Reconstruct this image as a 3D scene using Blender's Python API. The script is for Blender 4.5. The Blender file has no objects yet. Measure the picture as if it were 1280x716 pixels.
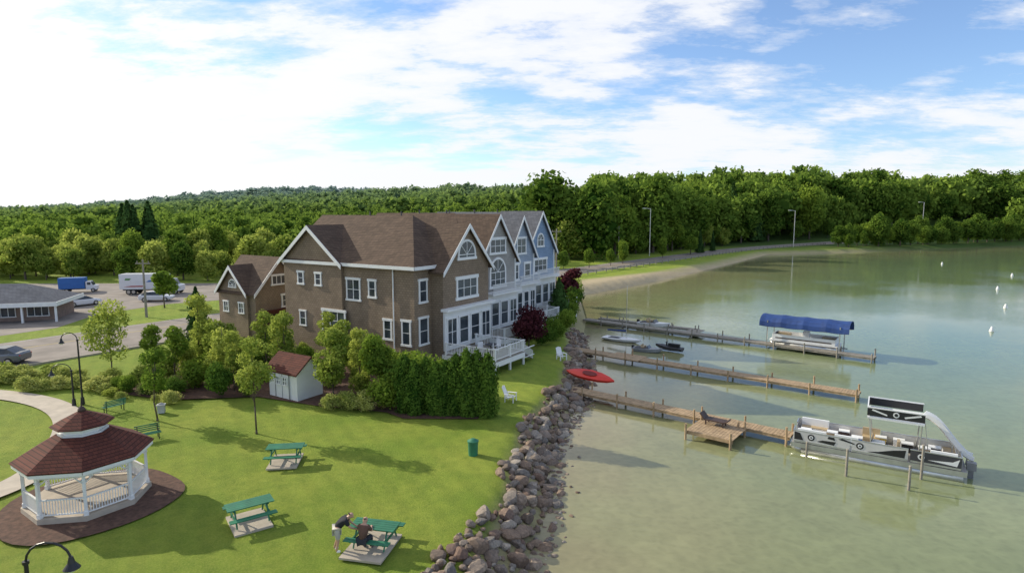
import bpy, bmesh, math, random
import numpy as np
from mathutils import Vector, Matrix
random.seed(7); rng=np.random.default_rng(7)
scene=bpy.context.scene
COL=scene.collection
R=math.radians
# ------------------------------------------------------------------ materials
def nodes(name):
    m=bpy.data.materials.new(name); m.use_nodes=True; nt=m.node_tree
    return m,nt,nt.nodes['Principled BSDF']
def N(nt,t,**kw):
    n=nt.nodes.new(t)
    for k,v in kw.items(): setattr(n,k,v)
    return n
def mixcol(nt,fac,a,b,blend='MIX'):
    n=N(nt,'ShaderNodeMix',data_type='RGBA',blend_type=blend)
    for s,v in ((n.inputs[0],fac),(n.inputs[6],a),(n.inputs[7],b)):
        if isinstance(v,bpy.types.NodeSocket): nt.links.new(v,s)
        elif isinstance(v,(int,float)): s.default_value=v
        else: s.default_value=(v[0],v[1],v[2],1)
    return n.outputs[2]
def noise(nt,vec,scale,detail=4,rough=.55):
    n=N(nt,'ShaderNodeTexNoise'); n.inputs['Scale'].default_value=scale
    n.inputs['Detail'].default_value=detail; n.inputs['Roughness'].default_value=rough
    if vec is not None: nt.links.new(vec,n.inputs['Vector'])
    return n.outputs['Fac']
def ramp(nt,fac,stops):
    n=N(nt,'ShaderNodeValToRGB'); nt.links.new(fac,n.inputs[0])
    el=n.color_ramp.elements
    while len(el)<len(stops): el.new(.5)
    for e,(p,c) in zip(el,stops):
        e.position=p; e.color=(c,c,c,1) if isinstance(c,(int,float)) else (*c,1)
    return n.outputs[0]
def bump(nt,b,h,strength=.3,dist=.05):
    n=N(nt,'ShaderNodeBump'); n.inputs['Strength'].default_value=strength; n.inputs['Distance'].default_value=dist
    nt.links.new(h,n.inputs['Height']); nt.links.new(n.outputs[0],b.inputs['Normal'])
def simple(name,c,rough=.6,metal=0,var=.25,scale=2.,bmp=0):
    m,nt,b=nodes(name)
    tc=N(nt,'ShaderNodeTexCoord').outputs['Object']
    f=noise(nt,tc,scale,6)
    f=ramp(nt,f,[(.3,1-var),(.7,1+var*.4)])
    nt.links.new(mixcol(nt,1.,c,f,'MULTIPLY'),b.inputs['Base Color'])
    b.inputs['Roughness'].default_value=rough; b.inputs['Metallic'].default_value=metal
    if bmp: bump(nt,b,noise(nt,tc,scale*10,4),bmp,.03)
    return m
def shingle(name,c1,c2,mortar,bw,rh,big=.6,rough=.9):
    m,nt,b=nodes(name)
    tc=N(nt,'ShaderNodeTexCoord').outputs['Object']
    s=N(nt,'ShaderNodeSeparateXYZ'); nt.links.new(tc,s.inputs[0])
    a=N(nt,'ShaderNodeMath',operation='ADD'); nt.links.new(s.outputs[0],a.inputs[0]); nt.links.new(s.outputs[1],a.inputs[1])
    c=N(nt,'ShaderNodeCombineXYZ'); nt.links.new(a.outputs[0],c.inputs[0]); nt.links.new(s.outputs[2],c.inputs[1])
    br=N(nt,'ShaderNodeTexBrick'); nt.links.new(c.outputs[0],br.inputs['Vector'])
    br.inputs['Scale'].default_value=1; br.inputs['Brick Width'].default_value=bw; br.inputs['Row Height'].default_value=rh
    br.inputs['Mortar Size'].default_value=.012; br.inputs['Mortar Smooth'].default_value=.3
    br.inputs['Color1'].default_value=(*c1,1); br.inputs['Color2'].default_value=(*c2,1); br.inputs['Mortar'].default_value=(*mortar,1)
    f=ramp(nt,noise(nt,tc,big,6),[(.3,.82),(.7,1.1)])
    nt.links.new(mixcol(nt,1.,br.outputs[0],f,'MULTIPLY'),b.inputs['Base Color'])
    b.inputs['Roughness'].default_value=rough; b.inputs['Specular IOR Level'].default_value=.25
    bump(nt,b,br.outputs['Fac'],-.4,.03)
    return m
def leafmat(name,dark,light,trans=.3,far=None):
    m,nt,b=nodes(name)
    nt.nodes.remove(b)
    at=N(nt,'ShaderNodeAttribute',attribute_name='tone')
    oi=N(nt,'ShaderNodeObjectInfo')
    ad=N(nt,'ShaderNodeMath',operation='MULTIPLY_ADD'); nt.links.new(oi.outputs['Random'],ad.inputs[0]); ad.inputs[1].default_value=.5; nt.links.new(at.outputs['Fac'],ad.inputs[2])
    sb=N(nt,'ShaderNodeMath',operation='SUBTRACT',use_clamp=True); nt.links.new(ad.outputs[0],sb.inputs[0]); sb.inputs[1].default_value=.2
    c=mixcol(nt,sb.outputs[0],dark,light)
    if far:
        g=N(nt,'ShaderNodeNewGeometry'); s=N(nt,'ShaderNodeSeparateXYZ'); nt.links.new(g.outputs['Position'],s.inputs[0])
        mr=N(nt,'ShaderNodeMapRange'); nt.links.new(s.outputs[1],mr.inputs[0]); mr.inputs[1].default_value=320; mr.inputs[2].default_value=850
        c=mixcol(nt,mr.outputs[0],c,far)  # distance haze painted into the leaf colour, stronger with world Y
    d=N(nt,'ShaderNodeBsdfDiffuse'); t=N(nt,'ShaderNodeBsdfTranslucent'); mx=N(nt,'ShaderNodeMixShader'); mx.inputs[0].default_value=trans
    nt.links.new(c,d.inputs[0]); nt.links.new(c,t.inputs[0])
    nt.links.new(d.outputs[0],mx.inputs[1]); nt.links.new(t.outputs[0],mx.inputs[2])
    nt.links.new(mx.outputs[0],nt.nodes['Material Output'].inputs[0])
    return m
WHITE=simple('white_paint',(.84,.84,.82),.5,var=.06)
GLASS=simple('window_glass',(.06,.075,.09),.06,var=.5,scale=.8)
BROWN=shingle('brown_shakes',(.31,.235,.165),(.26,.195,.135),(.13,.095,.07),.32,.2)
GREYW=shingle('grey_shakes',(.42,.40,.365),(.36,.34,.315),(.22,.21,.2),.32,.2)
BLUEW=shingle('blue_shakes',(.27,.37,.52),(.23,.33,.47),(.14,.18,.25),.32,.2)
BLUEW2=shingle('pale_blue_shakes',(.38,.44,.52),(.33,.39,.47),(.2,.24,.28),.32,.2)
ROOFB=shingle('brown_roof_shingles',(.145,.098,.068),(.10,.068,.049),(.05,.034,.026),.4,.14,.8)
ROOFG=shingle('grey_roof_shingles',(.17,.175,.19),(.125,.13,.145),(.06,.06,.07),.4,.14,.8)
ROOFR=shingle('red_brown_roof_shingles',(.15,.048,.032),(.10,.034,.025),(.04,.016,.012),.3,.11,1.2)
WOOD=simple('weathered_wood',(.44,.31,.18),.8,var=.4,scale=3,bmp=.3)
WOODG=simple('grey_wood',(.31,.28,.23),.8,var=.35,scale=3,bmp=.3)
BARK=simple('bark',(.13,.10,.07),.9,var=.4,scale=6,bmp=.5)
BLACK=simple('black_metal',(.02,.02,.022),.4,var=.2)
CONC=simple('concrete',(.5,.43,.34),.85,var=.2,scale=1.5,bmp=.2)
GREENP=simple('green_paint',(.03,.19,.10),.55,var=.3)
METAL=simple('aluminium',(.6,.6,.58),.32,.8,var=.2)
RED=simple('red_plastic',(.7,.04,.02),.35,var=.12)
BLUEC=simple('blue_canvas',(.018,.06,.22),.7,var=.3,scale=1.5,bmp=.3)
TAN=simple('tan_vinyl',(.5,.38,.22),.5,var=.15)
DGREY=simple('dark_grey',(.06,.06,.065),.6)
RUBBER=simple('rubber',(.02,.02,.02),.8)
DBROWN=simple('dark_brown_wood',(.07,.04,.03),.6,var=.3)
CARS=simple('silver_car_paint',(.4,.42,.44),.25,.5,var=.06)
CARW=simple('white_car_paint',(.75,.75,.76),.25,0,var=.05)
CARD=simple('dark_car_paint',(.04,.045,.06),.25,.2,var=.05)
BLUEP=simple('blue_truck_paint',(.03,.14,.42),.35,0,var=.1)
REDP=simple('red_graphic_paint',(.45,.06,.05),.4,var=.1)
GREENG=simple('green_graphic',(.12,.28,.1))
SKIN=simple('skin',(.5,.3,.21),.5,var=.08,scale=8)
LAMPG=simple('frosted_lamp_glass',(.7,.7,.65),.3,var=.05)
MULCH=simple('mulch_material',(.13,.068,.045),.95,var=.5,scale=4,bmp=.8)
L_TREE=leafmat('leaves_tree',(.06,.13,.018),(.29,.39,.055),.4)
L_BRIGHT=leafmat('leaves_bright',(.13,.21,.03),(.47,.52,.11),.44)
L_DARK=leafmat('leaves_conifer',(.025,.06,.018),(.08,.15,.04),.18)
L_DEEP=leafmat('leaves_deep_green',(.04,.095,.014),(.22,.32,.05),.34)
L_HEDGE=leafmat('leaves_hedge',(.03,.08,.014),(.14,.23,.035),.25)
L_PURP=leafmat('leaves_purple',(.05,.015,.022),(.15,.045,.05),.25)
L_YEL=leafmat('leaves_daylily',(.26,.33,.07),(.6,.6,.2),.42)
L_HAZED=leafmat('leaves_far_hazed',(.04,.095,.014),(.24,.34,.055),.34,far=(.27,.36,.31))  # far colour is the bluish haze tint painted onto distant crowns
ROCKM,nt,b=nodes('rock_material')
tc=N(nt,'ShaderNodeTexCoord').outputs['Object']; oi=N(nt,'ShaderNodeObjectInfo'); at=N(nt,'ShaderNodeAttribute',attribute_name='tone')
ad=N(nt,'ShaderNodeMath',operation='ADD'); nt.links.new(oi.outputs['Random'],ad.inputs[0]); nt.links.new(at.outputs['Fac'],ad.inputs[1])
fr=N(nt,'ShaderNodeMath',operation='FRACT'); nt.links.new(ad.outputs[0],fr.inputs[0])
rc=ramp(nt,fr.outputs[0],[(0,(.17,.13,.10)),(.2,(.27,.185,.125)),(.42,(.19,.17,.15)),(.6,(.33,.25,.18)),(.75,(.15,.085,.06)),(.9,(.42,.36,.29)),(1,(.24,.21,.18))])
nf=ramp(nt,noise(nt,tc,4,6),[(.3,.55),(.7,1.15)])
nt.links.new(mixcol(nt,1.,rc,nf,'MULTIPLY'),b.inputs['Base Color']); b.inputs['Roughness'].default_value=.85
bump(nt,b,noise(nt,tc,9,6),.5,.05)
# ------------------------------------------------------------------ mesh builder
class MB:
    def __init__(s): s.v=[];s.f=[];s.m=[]
    def add(s,vs,fs,mi=0):
        o=len(s.v); s.v+= [tuple(v) for v in vs]; s.f+=[tuple(o+i for i in f) for f in fs]; s.m+=[mi]*len(fs); return s
    def box(s,c,d,mi=0,rz=0,M=None):
        vs=[]
        for x in (-.5,.5):
            for y in (-.5,.5):
                for z in (-.5,.5):
                    v=Vector((x*d[0],y*d[1],z*d[2]))
                    if M is not None: v=M@v
                    if rz: v=Matrix.Rotation(rz,3,'Z')@v
                    vs.append(v+Vector(c))
        return s.add(vs,[(0,1,3,2),(4,6,7,5),(0,4,5,1),(2,3,7,6),(0,2,6,4),(1,5,7,3)],mi)
    def cyl(s,p0,p1,r0,r1=None,n=10,mi=0):
        if r1 is None: r1=r0
        p0=Vector(p0);p1=Vector(p1);d=(p1-p0).normalized()
        a=d.orthogonal().normalized(); b=d.cross(a)
        vs=[];
        for p,r in ((p0,r0),(p1,max(r1,.001))):
            for i in range(n):
                t=2*math.pi*i/n; vs.append(p+a*math.cos(t)*r+b*math.sin(t)*r)
        fs=[(i,(i+1)%n,n+(i+1)%n,n+i) for i in range(n)]+[tuple(range(n)),tuple(range(n,2*n))]
        return s.add(vs,fs,mi)
    def tube(s,pts,rs,n=8,mi=0):
        for i in range(len(pts)-1): s.cyl(pts[i],pts[i+1],rs[i],rs[i+1],n,mi)
        return s
    def prism(s,pts,vec,mi=0):
        n=len(pts); vec=Vector(vec); pts=[Vector(p) for p in pts]
        return s.add(pts+[p+vec for p in pts],[tuple(range(n)),tuple(range(2*n-1,n-1,-1))]+[(i,(i+1)%n,n+(i+1)%n,n+i) for i in range(n)],mi)
    def loft(s,secs,mi=0,close=True):
        n=len(secs[0]); vs=[p for q in secs for p in q]; fs=[]
        for k in range(len(secs)-1):
            for i in range(n if close else n-1):
                j=(i+1)%n; fs.append((k*n+i,k*n+j,(k+1)*n+j,(k+1)*n+i))
        fs.append(tuple(range(n))); fs.append(tuple(range((len(secs)-1)*n,len(secs)*n)))
        return s.add(vs,fs,mi)
    def mesh(s,name,mats,smooth=False):
        me=bpy.data.meshes.new(name); me.from_pydata(s.v,[],s.f)
        for m in mats: me.materials.append(m)
        for p,mi in zip(me.polygons,s.m): p.material_index=mi; p.use_smooth=smooth
        bm=bmesh.new(); bm.from_mesh(me); bmesh.ops.recalc_face_normals(bm,faces=bm.faces); bm.to_mesh(me); bm.free()
        return me
    def obj(s,name,parent=None,mats=None,loc=(0,0,0),rz=0,smooth=False,label=None):
        o=bpy.data.objects.new(name,s.mesh(name,mats,smooth)); COL.objects.link(o)
        o.location=loc; o.rotation_euler=(0,0,rz)
        if parent: o.parent=parent
        if label: o['label']=label
        return o
def tag(o,label,cat,group=None):
    o['label']=label; o['category']=cat
    if group: o['group']=group
    return o
def empty(name,loc,rz,label,cat,group=None):
    e=bpy.data.objects.new(name,None); COL.objects.link(e); e.location=loc; e.rotation_euler=(0,0,rz); e.empty_display_size=.3
    return tag(e,label,cat,group)
def clone(o,loc,rz=0,sc=1.,label=None):
    c=o.copy(); COL.objects.link(c); c.location=loc; c.rotation_euler=(0,0,rz); c.scale=(sc,sc,sc)
    if label: c['label']=label
    for ch in list(o.children):
        d=ch.copy(); COL.objects.link(d); d.parent=c
    return c
def struct(o,kind='structure'): o['kind']=kind; return o
def np_mesh(name,V,polys,mats,tone=None,smooth=False):
    me=bpy.data.meshes.new(name)
    me.vertices.add(len(V)); me.vertices.foreach_set('co',np.asarray(V,np.float32).ravel())
    li=np.concatenate([p.ravel() for p in polys]).astype(np.int32)
    st=[];o=0
    for p in polys:
        n,k=p.shape; st.append(o+np.arange(n)*k); o+=n*k
    st=np.concatenate(st).astype(np.int32)
    me.loops.add(len(li)); me.loops.foreach_set('vertex_index',li)
    me.polygons.add(len(st)); me.polygons.foreach_set('loop_start',st)
    for m in mats: me.materials.append(m)
    if tone is not None:
        a=me.attributes.new('tone','FLOAT','POINT'); a.data.foreach_set('value',np.asarray(tone,np.float32))
    me.update(calc_edges=True)
    me.polygons.foreach_set('use_smooth',np.full(len(st),smooth))
    return me
# ------------------------------------------------------------------ terrain
S=np.array([(-9,-60),(-3,0),(-.6,15),(.2,20),(.8,23.6),(1.6,27.5),(2.1,33.2),(3.1,38.2),(5.4,45),(7,54.6),(7.8,65),(10,80),(11.6,103),(21,114),(32,127.5),(55,160),(86,205),(111,213),(223,265),(500,330),(1500,500),(3500,800)],float)
def shore_x(y): return np.interp(y,S[:,1],S[:,0])
def sdist(X,Y):
    X=np.asarray(X,float);Y=np.asarray(Y,float); d=np.full(X.shape,1e9)
    for a,b_ in zip(S[:-1],S[1:]):
        e=b_-a; t=np.clip(((X-a[0])*e[0]+(Y-a[1])*e[1])/(e@e),0,1)
        d=np.minimum(d,np.hypot(X-a[0]-t*e[0],Y-a[1]-t*e[1]))
    return np.where(X>shore_x(Y),-d,d)
def sm(x,a,b): t=np.clip((x-a)/(b-a),0,1); return t*t*(3-2*t)
HILLS=[(120,370,170,100,11),(-20,560,240,150,22),(-290,900,260,230,37),(400,450,220,150,16)]
def gh(X,Y):
    X=np.asarray(X,float);Y=np.asarray(Y,float); s=sdist(X,Y)
    z=np.interp(s,[-8,-2,0,2.3],[-3.2,-2.,-1.3,0])
    h=0
    for cx,cy,sx,sy,hh in HILLS: h=h+hh*np.exp(-((X-cx)/sx)**2-((Y-cy)/sy)**2)
    return z+h*sm(s,8,80)*sm(Y,215,330)
def g1(x,y): return float(gh(np.array([x]),np.array([y]))[0])
def ar(*segs): return np.unique(np.concatenate([np.arange(a,b,s) for a,b,s in segs]))
xs=ar((-3000,-900,150),(-900,-120,20),(-120,-30,2.5),(-30,30,.6),(30,130,2.5),(130,600,15),(600,3001,150))
ys=ar((-60,0,5),(0,60,.6),(60,270,2.5),(270,1200,15),(1200,4001,200))
def grid(xs,ys):
    X,Y=np.meshgrid(xs,ys); n=len(xs); m=len(ys)
    i=np.arange(n*m).reshape(m,n)
    return X.ravel(),Y.ravel(),np.stack([i[:-1,:-1],i[:-1,1:],i[1:,1:],i[1:,:-1]],-1).reshape(-1,4)
X,Y,Q=grid(xs,ys)
sd=sdist(X,Y)
Z=gh(X,Y)+np.where((sd>5)&(Y<60),.05*np.sin(X*.35)*np.cos(Y*.28),0)-np.where((sd>5)&(Y<60),.05,0)
bw_=np.interp(Y,[88,98,118,135,160,230],[0,9,9,4.5,3.2,2.6])
sand=np.where((Y>92)&(Y<235),np.clip((bw_-sd)/2.5,0,1),0)*.95
sand=np.maximum(sand,sm(sd,2.2,1.5)*.7)
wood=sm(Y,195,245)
GM,nt,b=nodes('ground_grass')
tcn=N(nt,'ShaderNodeTexCoord').outputs['Object']
c=mixcol(nt,ramp(nt,noise(nt,tcn,.22,5),[(.35,0.),(.65,1.)]),(.17,.27,.026),(.30,.355,.05))
c=mixcol(nt,ramp(nt,noise(nt,tcn,1.3,8,.8),[(.42,0.),(.66,.7)]),c,(.11,.195,.022))
c=mixcol(nt,ramp(nt,noise(nt,tcn,13,4,.85),[(.42,0.),(.7,.6)]),c,(.40,.42,.09))
mp=N(nt,'ShaderNodeMapping'); mp.inputs['Rotation'].default_value=(0,0,R(-28)); nt.links.new(tcn,mp.inputs[0])
wv=N(nt,'ShaderNodeTexWave'); wv.inputs['Scale'].default_value=.28; wv.inputs['Distortion'].default_value=1.6; nt.links.new(mp.outputs[0],wv.inputs[0])
c=mixcol(nt,1.,c,ramp(nt,wv.outputs['Fac'],[(.2,.965),(.8,1.03)]),'MULTIPLY')
a1=N(nt,'ShaderNodeAttribute',attribute_name='sand'); a2=N(nt,'ShaderNodeAttribute',attribute_name='wood')
sc=mixcol(nt,noise(nt,tcn,1.5,6),(.42,.33,.2),(.6,.49,.33))
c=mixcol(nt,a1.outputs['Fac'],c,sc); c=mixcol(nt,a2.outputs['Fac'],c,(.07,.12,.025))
nt.links.new(c,b.inputs['Base Color']); b.inputs['Roughness'].default_value=.9; b.inputs['Specular IOR Level'].default_value=.15
bump(nt,b,noise(nt,tcn,11,5,.85),1.,.11)
me=np_mesh('ground',np.stack([X,Y,Z],-1),[Q],[GM],smooth=True)
for nm,v in (('sand',sand),('wood',wood)):
    a=me.attributes.new(nm,'FLOAT','POINT'); a.data.foreach_set('value',v.astype(np.float32))
g=bpy.data.objects.new('ground',me); COL.objects.link(g); struct(g)
# water
WM,nt,b=nodes('lake_water')
tcn=N(nt,'ShaderNodeTexCoord').outputs['Object']; at=N(nt,'ShaderNodeAttribute',attribute_name='tone')
wn=noise(nt,tcn,.1,3)
fa=N(nt,'ShaderNodeMath',operation='MULTIPLY_ADD',use_clamp=True); nt.links.new(wn,fa.inputs[0]); fa.inputs[1].default_value=.4
sb=N(nt,'ShaderNodeMath',operation='SUBTRACT'); nt.links.new(at.outputs['Fac'],sb.inputs[0]); sb.inputs[1].default_value=.2; nt.links.new(sb.outputs[0],fa.inputs[2])
c=ramp(nt,fa.outputs[0],[(0,(.25,.22,.12)),(.1,(.26,.255,.13)),(.35,(.245,.265,.13)),(.65,(.205,.25,.125)),(1,(.17,.23,.12))])
vo=N(nt,'ShaderNodeTexVoronoi',feature='SMOOTH_F1'); vo.inputs['Scale'].default_value=2.4
nz=N(nt,'ShaderNodeTexNoise'); nz.inputs['Scale'].default_value=1.2; nt.links.new(tcn,nz.inputs[0])
ml=N(nt,'ShaderNodeVectorMath',operation='ADD'); nt.links.new(tcn,ml.inputs[0]); nt.links.new(nz.outputs['Color'],ml.inputs[1]); nt.links.new(ml.outputs[0],vo.inputs['Vector'])
c=mixcol(nt,1.,c,ramp(nt,vo.outputs['Distance'],[(.1,.92),(.7,1.08)]),'MULTIPLY')
c=mixcol(nt,1.,c,ramp(nt,noise(nt,tcn,.5,6,.65),[(.3,.91),(.7,1.06)]),'MULTIPLY')
nt.links.new(c,b.inputs['Base Color']); b.inputs['Roughness'].default_value=.035; b.inputs['IOR'].default_value=1.33
m1=N(nt,'ShaderNodeMapping'); m1.inputs['Scale'].default_value=(.8,1.8,1); nt.links.new(tcn,m1.inputs[0])
st_=ramp(nt,noise(nt,tcn,.05,4),[(.4,.05),(.65,.2)])
bn=N(nt,'ShaderNodeBump'); bn.inputs['Distance'].default_value=.1; nt.links.new(st_,bn.inputs['Strength']); nt.links.new(noise(nt,m1.outputs[0],1.8,5,.6),bn.inputs['Height']); nt.links.new(bn.outputs[0],b.inputs['Normal'])
wx=ar((-14,30,1),(30,130,3),(130,600,20),(600,3001,200)); wy=ar((-60,60,1.5),(60,270,3),(270,1200,40),(1200,4001,300))
X,Y,Q=grid(wx,wy); t=np.clip(-sdist(X,Y)/38,0,1)
w=bpy.data.objects.new('water',np_mesh('water',np.stack([X,Y,np.full(X.shape,-1.2)],-1),[Q],[WM],tone=t)); COL.objects.link(w); struct(w)
# ribbons
def chaikin(p,k=3):
    p=[Vector((a,b_)) for a,b_ in p]
    for _ in range(k):
        q=[p[0]]
        for a,b_ in zip(p[:-1],p[1:]): q+=[a*.75+b_*.25,a*.25+b_*.75]
        p=q+[p[-1]]
    return p
def ribbon(name,pts,w,lift,mat_,off=0,h=None,k=3):
    p=chaikin(pts,k); L=[];Rr=[]
    for i,a in enumerate(p):
        d=(p[min(i+1,len(p)-1)]-p[max(i-1,0)]).normalized(); n=Vector((-d.y,d.x))
        for s_,lst in ((off+w/2,L),(off-w/2,Rr)):
            q=a+n*s_; lst.append(Vector((q.x,q.y,max(g1(q.x,q.y),-.3)+lift)))
    mb=MB(); n=len(L)
    if h is None: mb.add(L+Rr,[(i,i+1,n+i+1,n+i) for i in range(n-1)])
    else:
        D=Vector((0,0,h)); mb.add(L+Rr+[v-D for v in L]+[v-D for v in Rr],[(i,i+1,n+i+1,n+i) for i in range(n-1)]+[(i,i+1,2*n+i+1,2*n+i) for i in range(n-1)]+[(n+i,n+i+1,3*n+i+1,3*n+i) for i in range(n-1)])
    o=mb.obj(name,None,[mat_]); 
    if h is None:
        for pl in o.data.polygons:
            if pl.normal.z<0: o.data.flip_normals(); break
    return struct(o)
ASPH=simple('asphalt',(.27,.23,.195),.9,var=.35,scale=.4,bmp=.2)
LINE=simple('road_line_paint',(.6,.58,.5),.7,var=.3)
YLINE=simple('yellow_line_paint',(.55,.4,.08),.7,var=.3)
ROAD=[(-75,15),(-60,38),(-48,56),(-36,73),(-18,98),(8,127),(42,170),(84,220),(122,249),(200,292),(330,340)]
ribbon('road',ROAD,9,.03,ASPH)
ribbon('road',ROAD[:5],4.2,.026,ASPH,off=-6.3)
ribbon('road_marking',ROAD,.14,.04,YLINE)
ribbon('kerb',ROAD[:5],.16,.14,CONC,off=-8.5,h=.3)
ribbon('kerb',ROAD[:3],.16,.14,CONC,off=4.6,h=.3)
ribbon('road_marking',ROAD,.12,.04,LINE,off=4.0)
ribbon('road_marking',ROAD[5:],.12,.04,LINE,off=-4.0)
ribbon('path',[(-50,44),(-41,43.5),(-35.4,42.3),(-31,40.2),(-27.6,37.1),(-24.9,32.5),(-23.5,28),(-26,24),(-34,20)],1.7,.035,CONC)
lot=MB().add([(x,y,.012) for x,y in [(-120,40),(-68,40),(-56,60),(-51.5,68),(-53,77),(-49,86),(-40,92),(-30,102),(-40,112),(-125,110)]],[tuple(range(10))]).obj('parking_lot_pavement',None,[ASPH]); struct(lot)
bm_=MB()
for i in range(9):
    x=-84+i*2.8; bm_.add([(x,86,.02),(x+.12,86,.02),(x+.12,91,.02),(x,91,.02)],[(0,1,2,3)])
struct(bm_.obj('parking_marking',None,[LINE]))
mul=MB(); pts=[(-19.0+3.65*math.cos(a)*(1+.05*math.sin(3*a)),26.2+3.5*math.sin(a)*(1+.05*math.cos(4*a)),.03) for a in [i*math.pi/18 for i in range(36)]]
mul.add(pts,[tuple(range(36))]); struct(mul.obj('mulch_ground',None,[MULCH]))
struct(MB().add([(x,y,.028) for x,y in [(-29,43),(-24,41.3),(-18,42),(-13,39.9),(-8.2,38.6),(-6.9,37.4),(-2.2,37.3),(-1.6,39),(-3,46),(-8,50),(-22,57),(-28,58),(-30,50)]],[tuple(range(13))]).obj('planting_bed_ground',None,[MULCH]))
# ------------------------------------------------------------------ rocks
rock_meshes=[]
def ico(n):
    bmx=bmesh.new(); bmesh.ops.create_icosphere(bmx,subdivisions=n,radius=1); a=np.array([v.co[:] for v in bmx.verts]); f=np.array([[v.index for v in q.verts] for q in bmx.faces]); bmx.free(); return a,f
ICO2,ICO2F=ico(2); ICO1,ICO1F=ico(1)
def rockverts(sdv,base):
    r=np.random.default_rng(sdv); V=base.copy()
    for _ in range(7):
        n=r.normal(size=3); n/=np.linalg.norm(n); d=r.uniform(.55,.9); k=V@n; V=V-np.outer(np.maximum(k-d,0),n)
    V*=r.uniform(.75,1.2,3)*np.array([1,1,.75]); V+=r.normal(size=V.shape)*.025
    return V
for i in range(12):
    V=rockverts(i,ICO2); rock_meshes.append(np_mesh('rock',V,[ICO2F],[ROCKM],tone=np.zeros(len(V)),smooth=False))
RP=[]
y=15.
while y<70:
    wd=float(np.interp(y,[15,20,24,28,40,60,92],[4.5,3.7,2.6,2.05,2.0,1.7,1.4]))+.3*math.sin(y*.9); off=-.5
    while off<wd:
        yy=y+random.uniform(-.2,.2); o=off+random.uniform(-.18,.18)
        RP.append((float(shore_x(yy))-o,yy,random.choice([.11,.14,.17,.2,.24,.3,.4]) if y<60 else .28)); off+=.38
    y+=.38 if y<60 else .58
RP.sort(key=lambda p:math.hypot(p[0],p[1])/p[2])
vis=[p for p in RP if p[1]>19.8]
def rock_z(x,y,s_): return max(g1(x,y),-1.5)+s_*.35
for p in vis[:300]:
    o=bpy.data.objects.new('rock',random.choice(rock_meshes)); COL.objects.link(o)
    o.location=(p[0],p[1],rock_z(*p)); o.scale=(p[2]*1.15,)*3; o.rotation_euler=(random.uniform(-.4,.4),random.uniform(-.4,.4),random.uniform(0,6.3))
    tag(o,'weathered tan and grey boulder in the lakeshore riprap','rock','boulders of the lakeshore riprap')
AV=[];AT=[];TN=[];n0=0
r3=np.random.default_rng(3)
extra=vis[300:]+[(float(shore_x(yy))+.4+abs(r3.normal())*.4,yy,r3.uniform(.07,.17)) for yy in r3.uniform(19,48,150)]
for i,p in enumerate(extra):
    V=rockverts(100+i%40,ICO2 if p[1]<45 else ICO1)*p[2]*1.15; a=random.uniform(0,6.3); c_,s_=math.cos(a),math.sin(a)
    V=np.stack([V[:,0]*c_-V[:,1]*s_+p[0],V[:,0]*s_+V[:,1]*c_+p[1],V[:,2]+(rock_z(*p) if i<len(vis)-300 else -1.24)],-1)
    AV.append(V);AT.append((ICO2F if p[1]<45 else ICO1F)+n0);n0+=len(V);TN.append(np.full(len(V),random.random()))
o=bpy.data.objects.new('riprap_rocks',np_mesh('riprap_rocks',np.concatenate(AV),[np.concatenate(AT)],[ROCKM],tone=np.concatenate(TN))); COL.objects.link(o)
tag(o,'smaller stones and distant boulders along the shore','rocks'); struct(o,'stuff')
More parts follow.
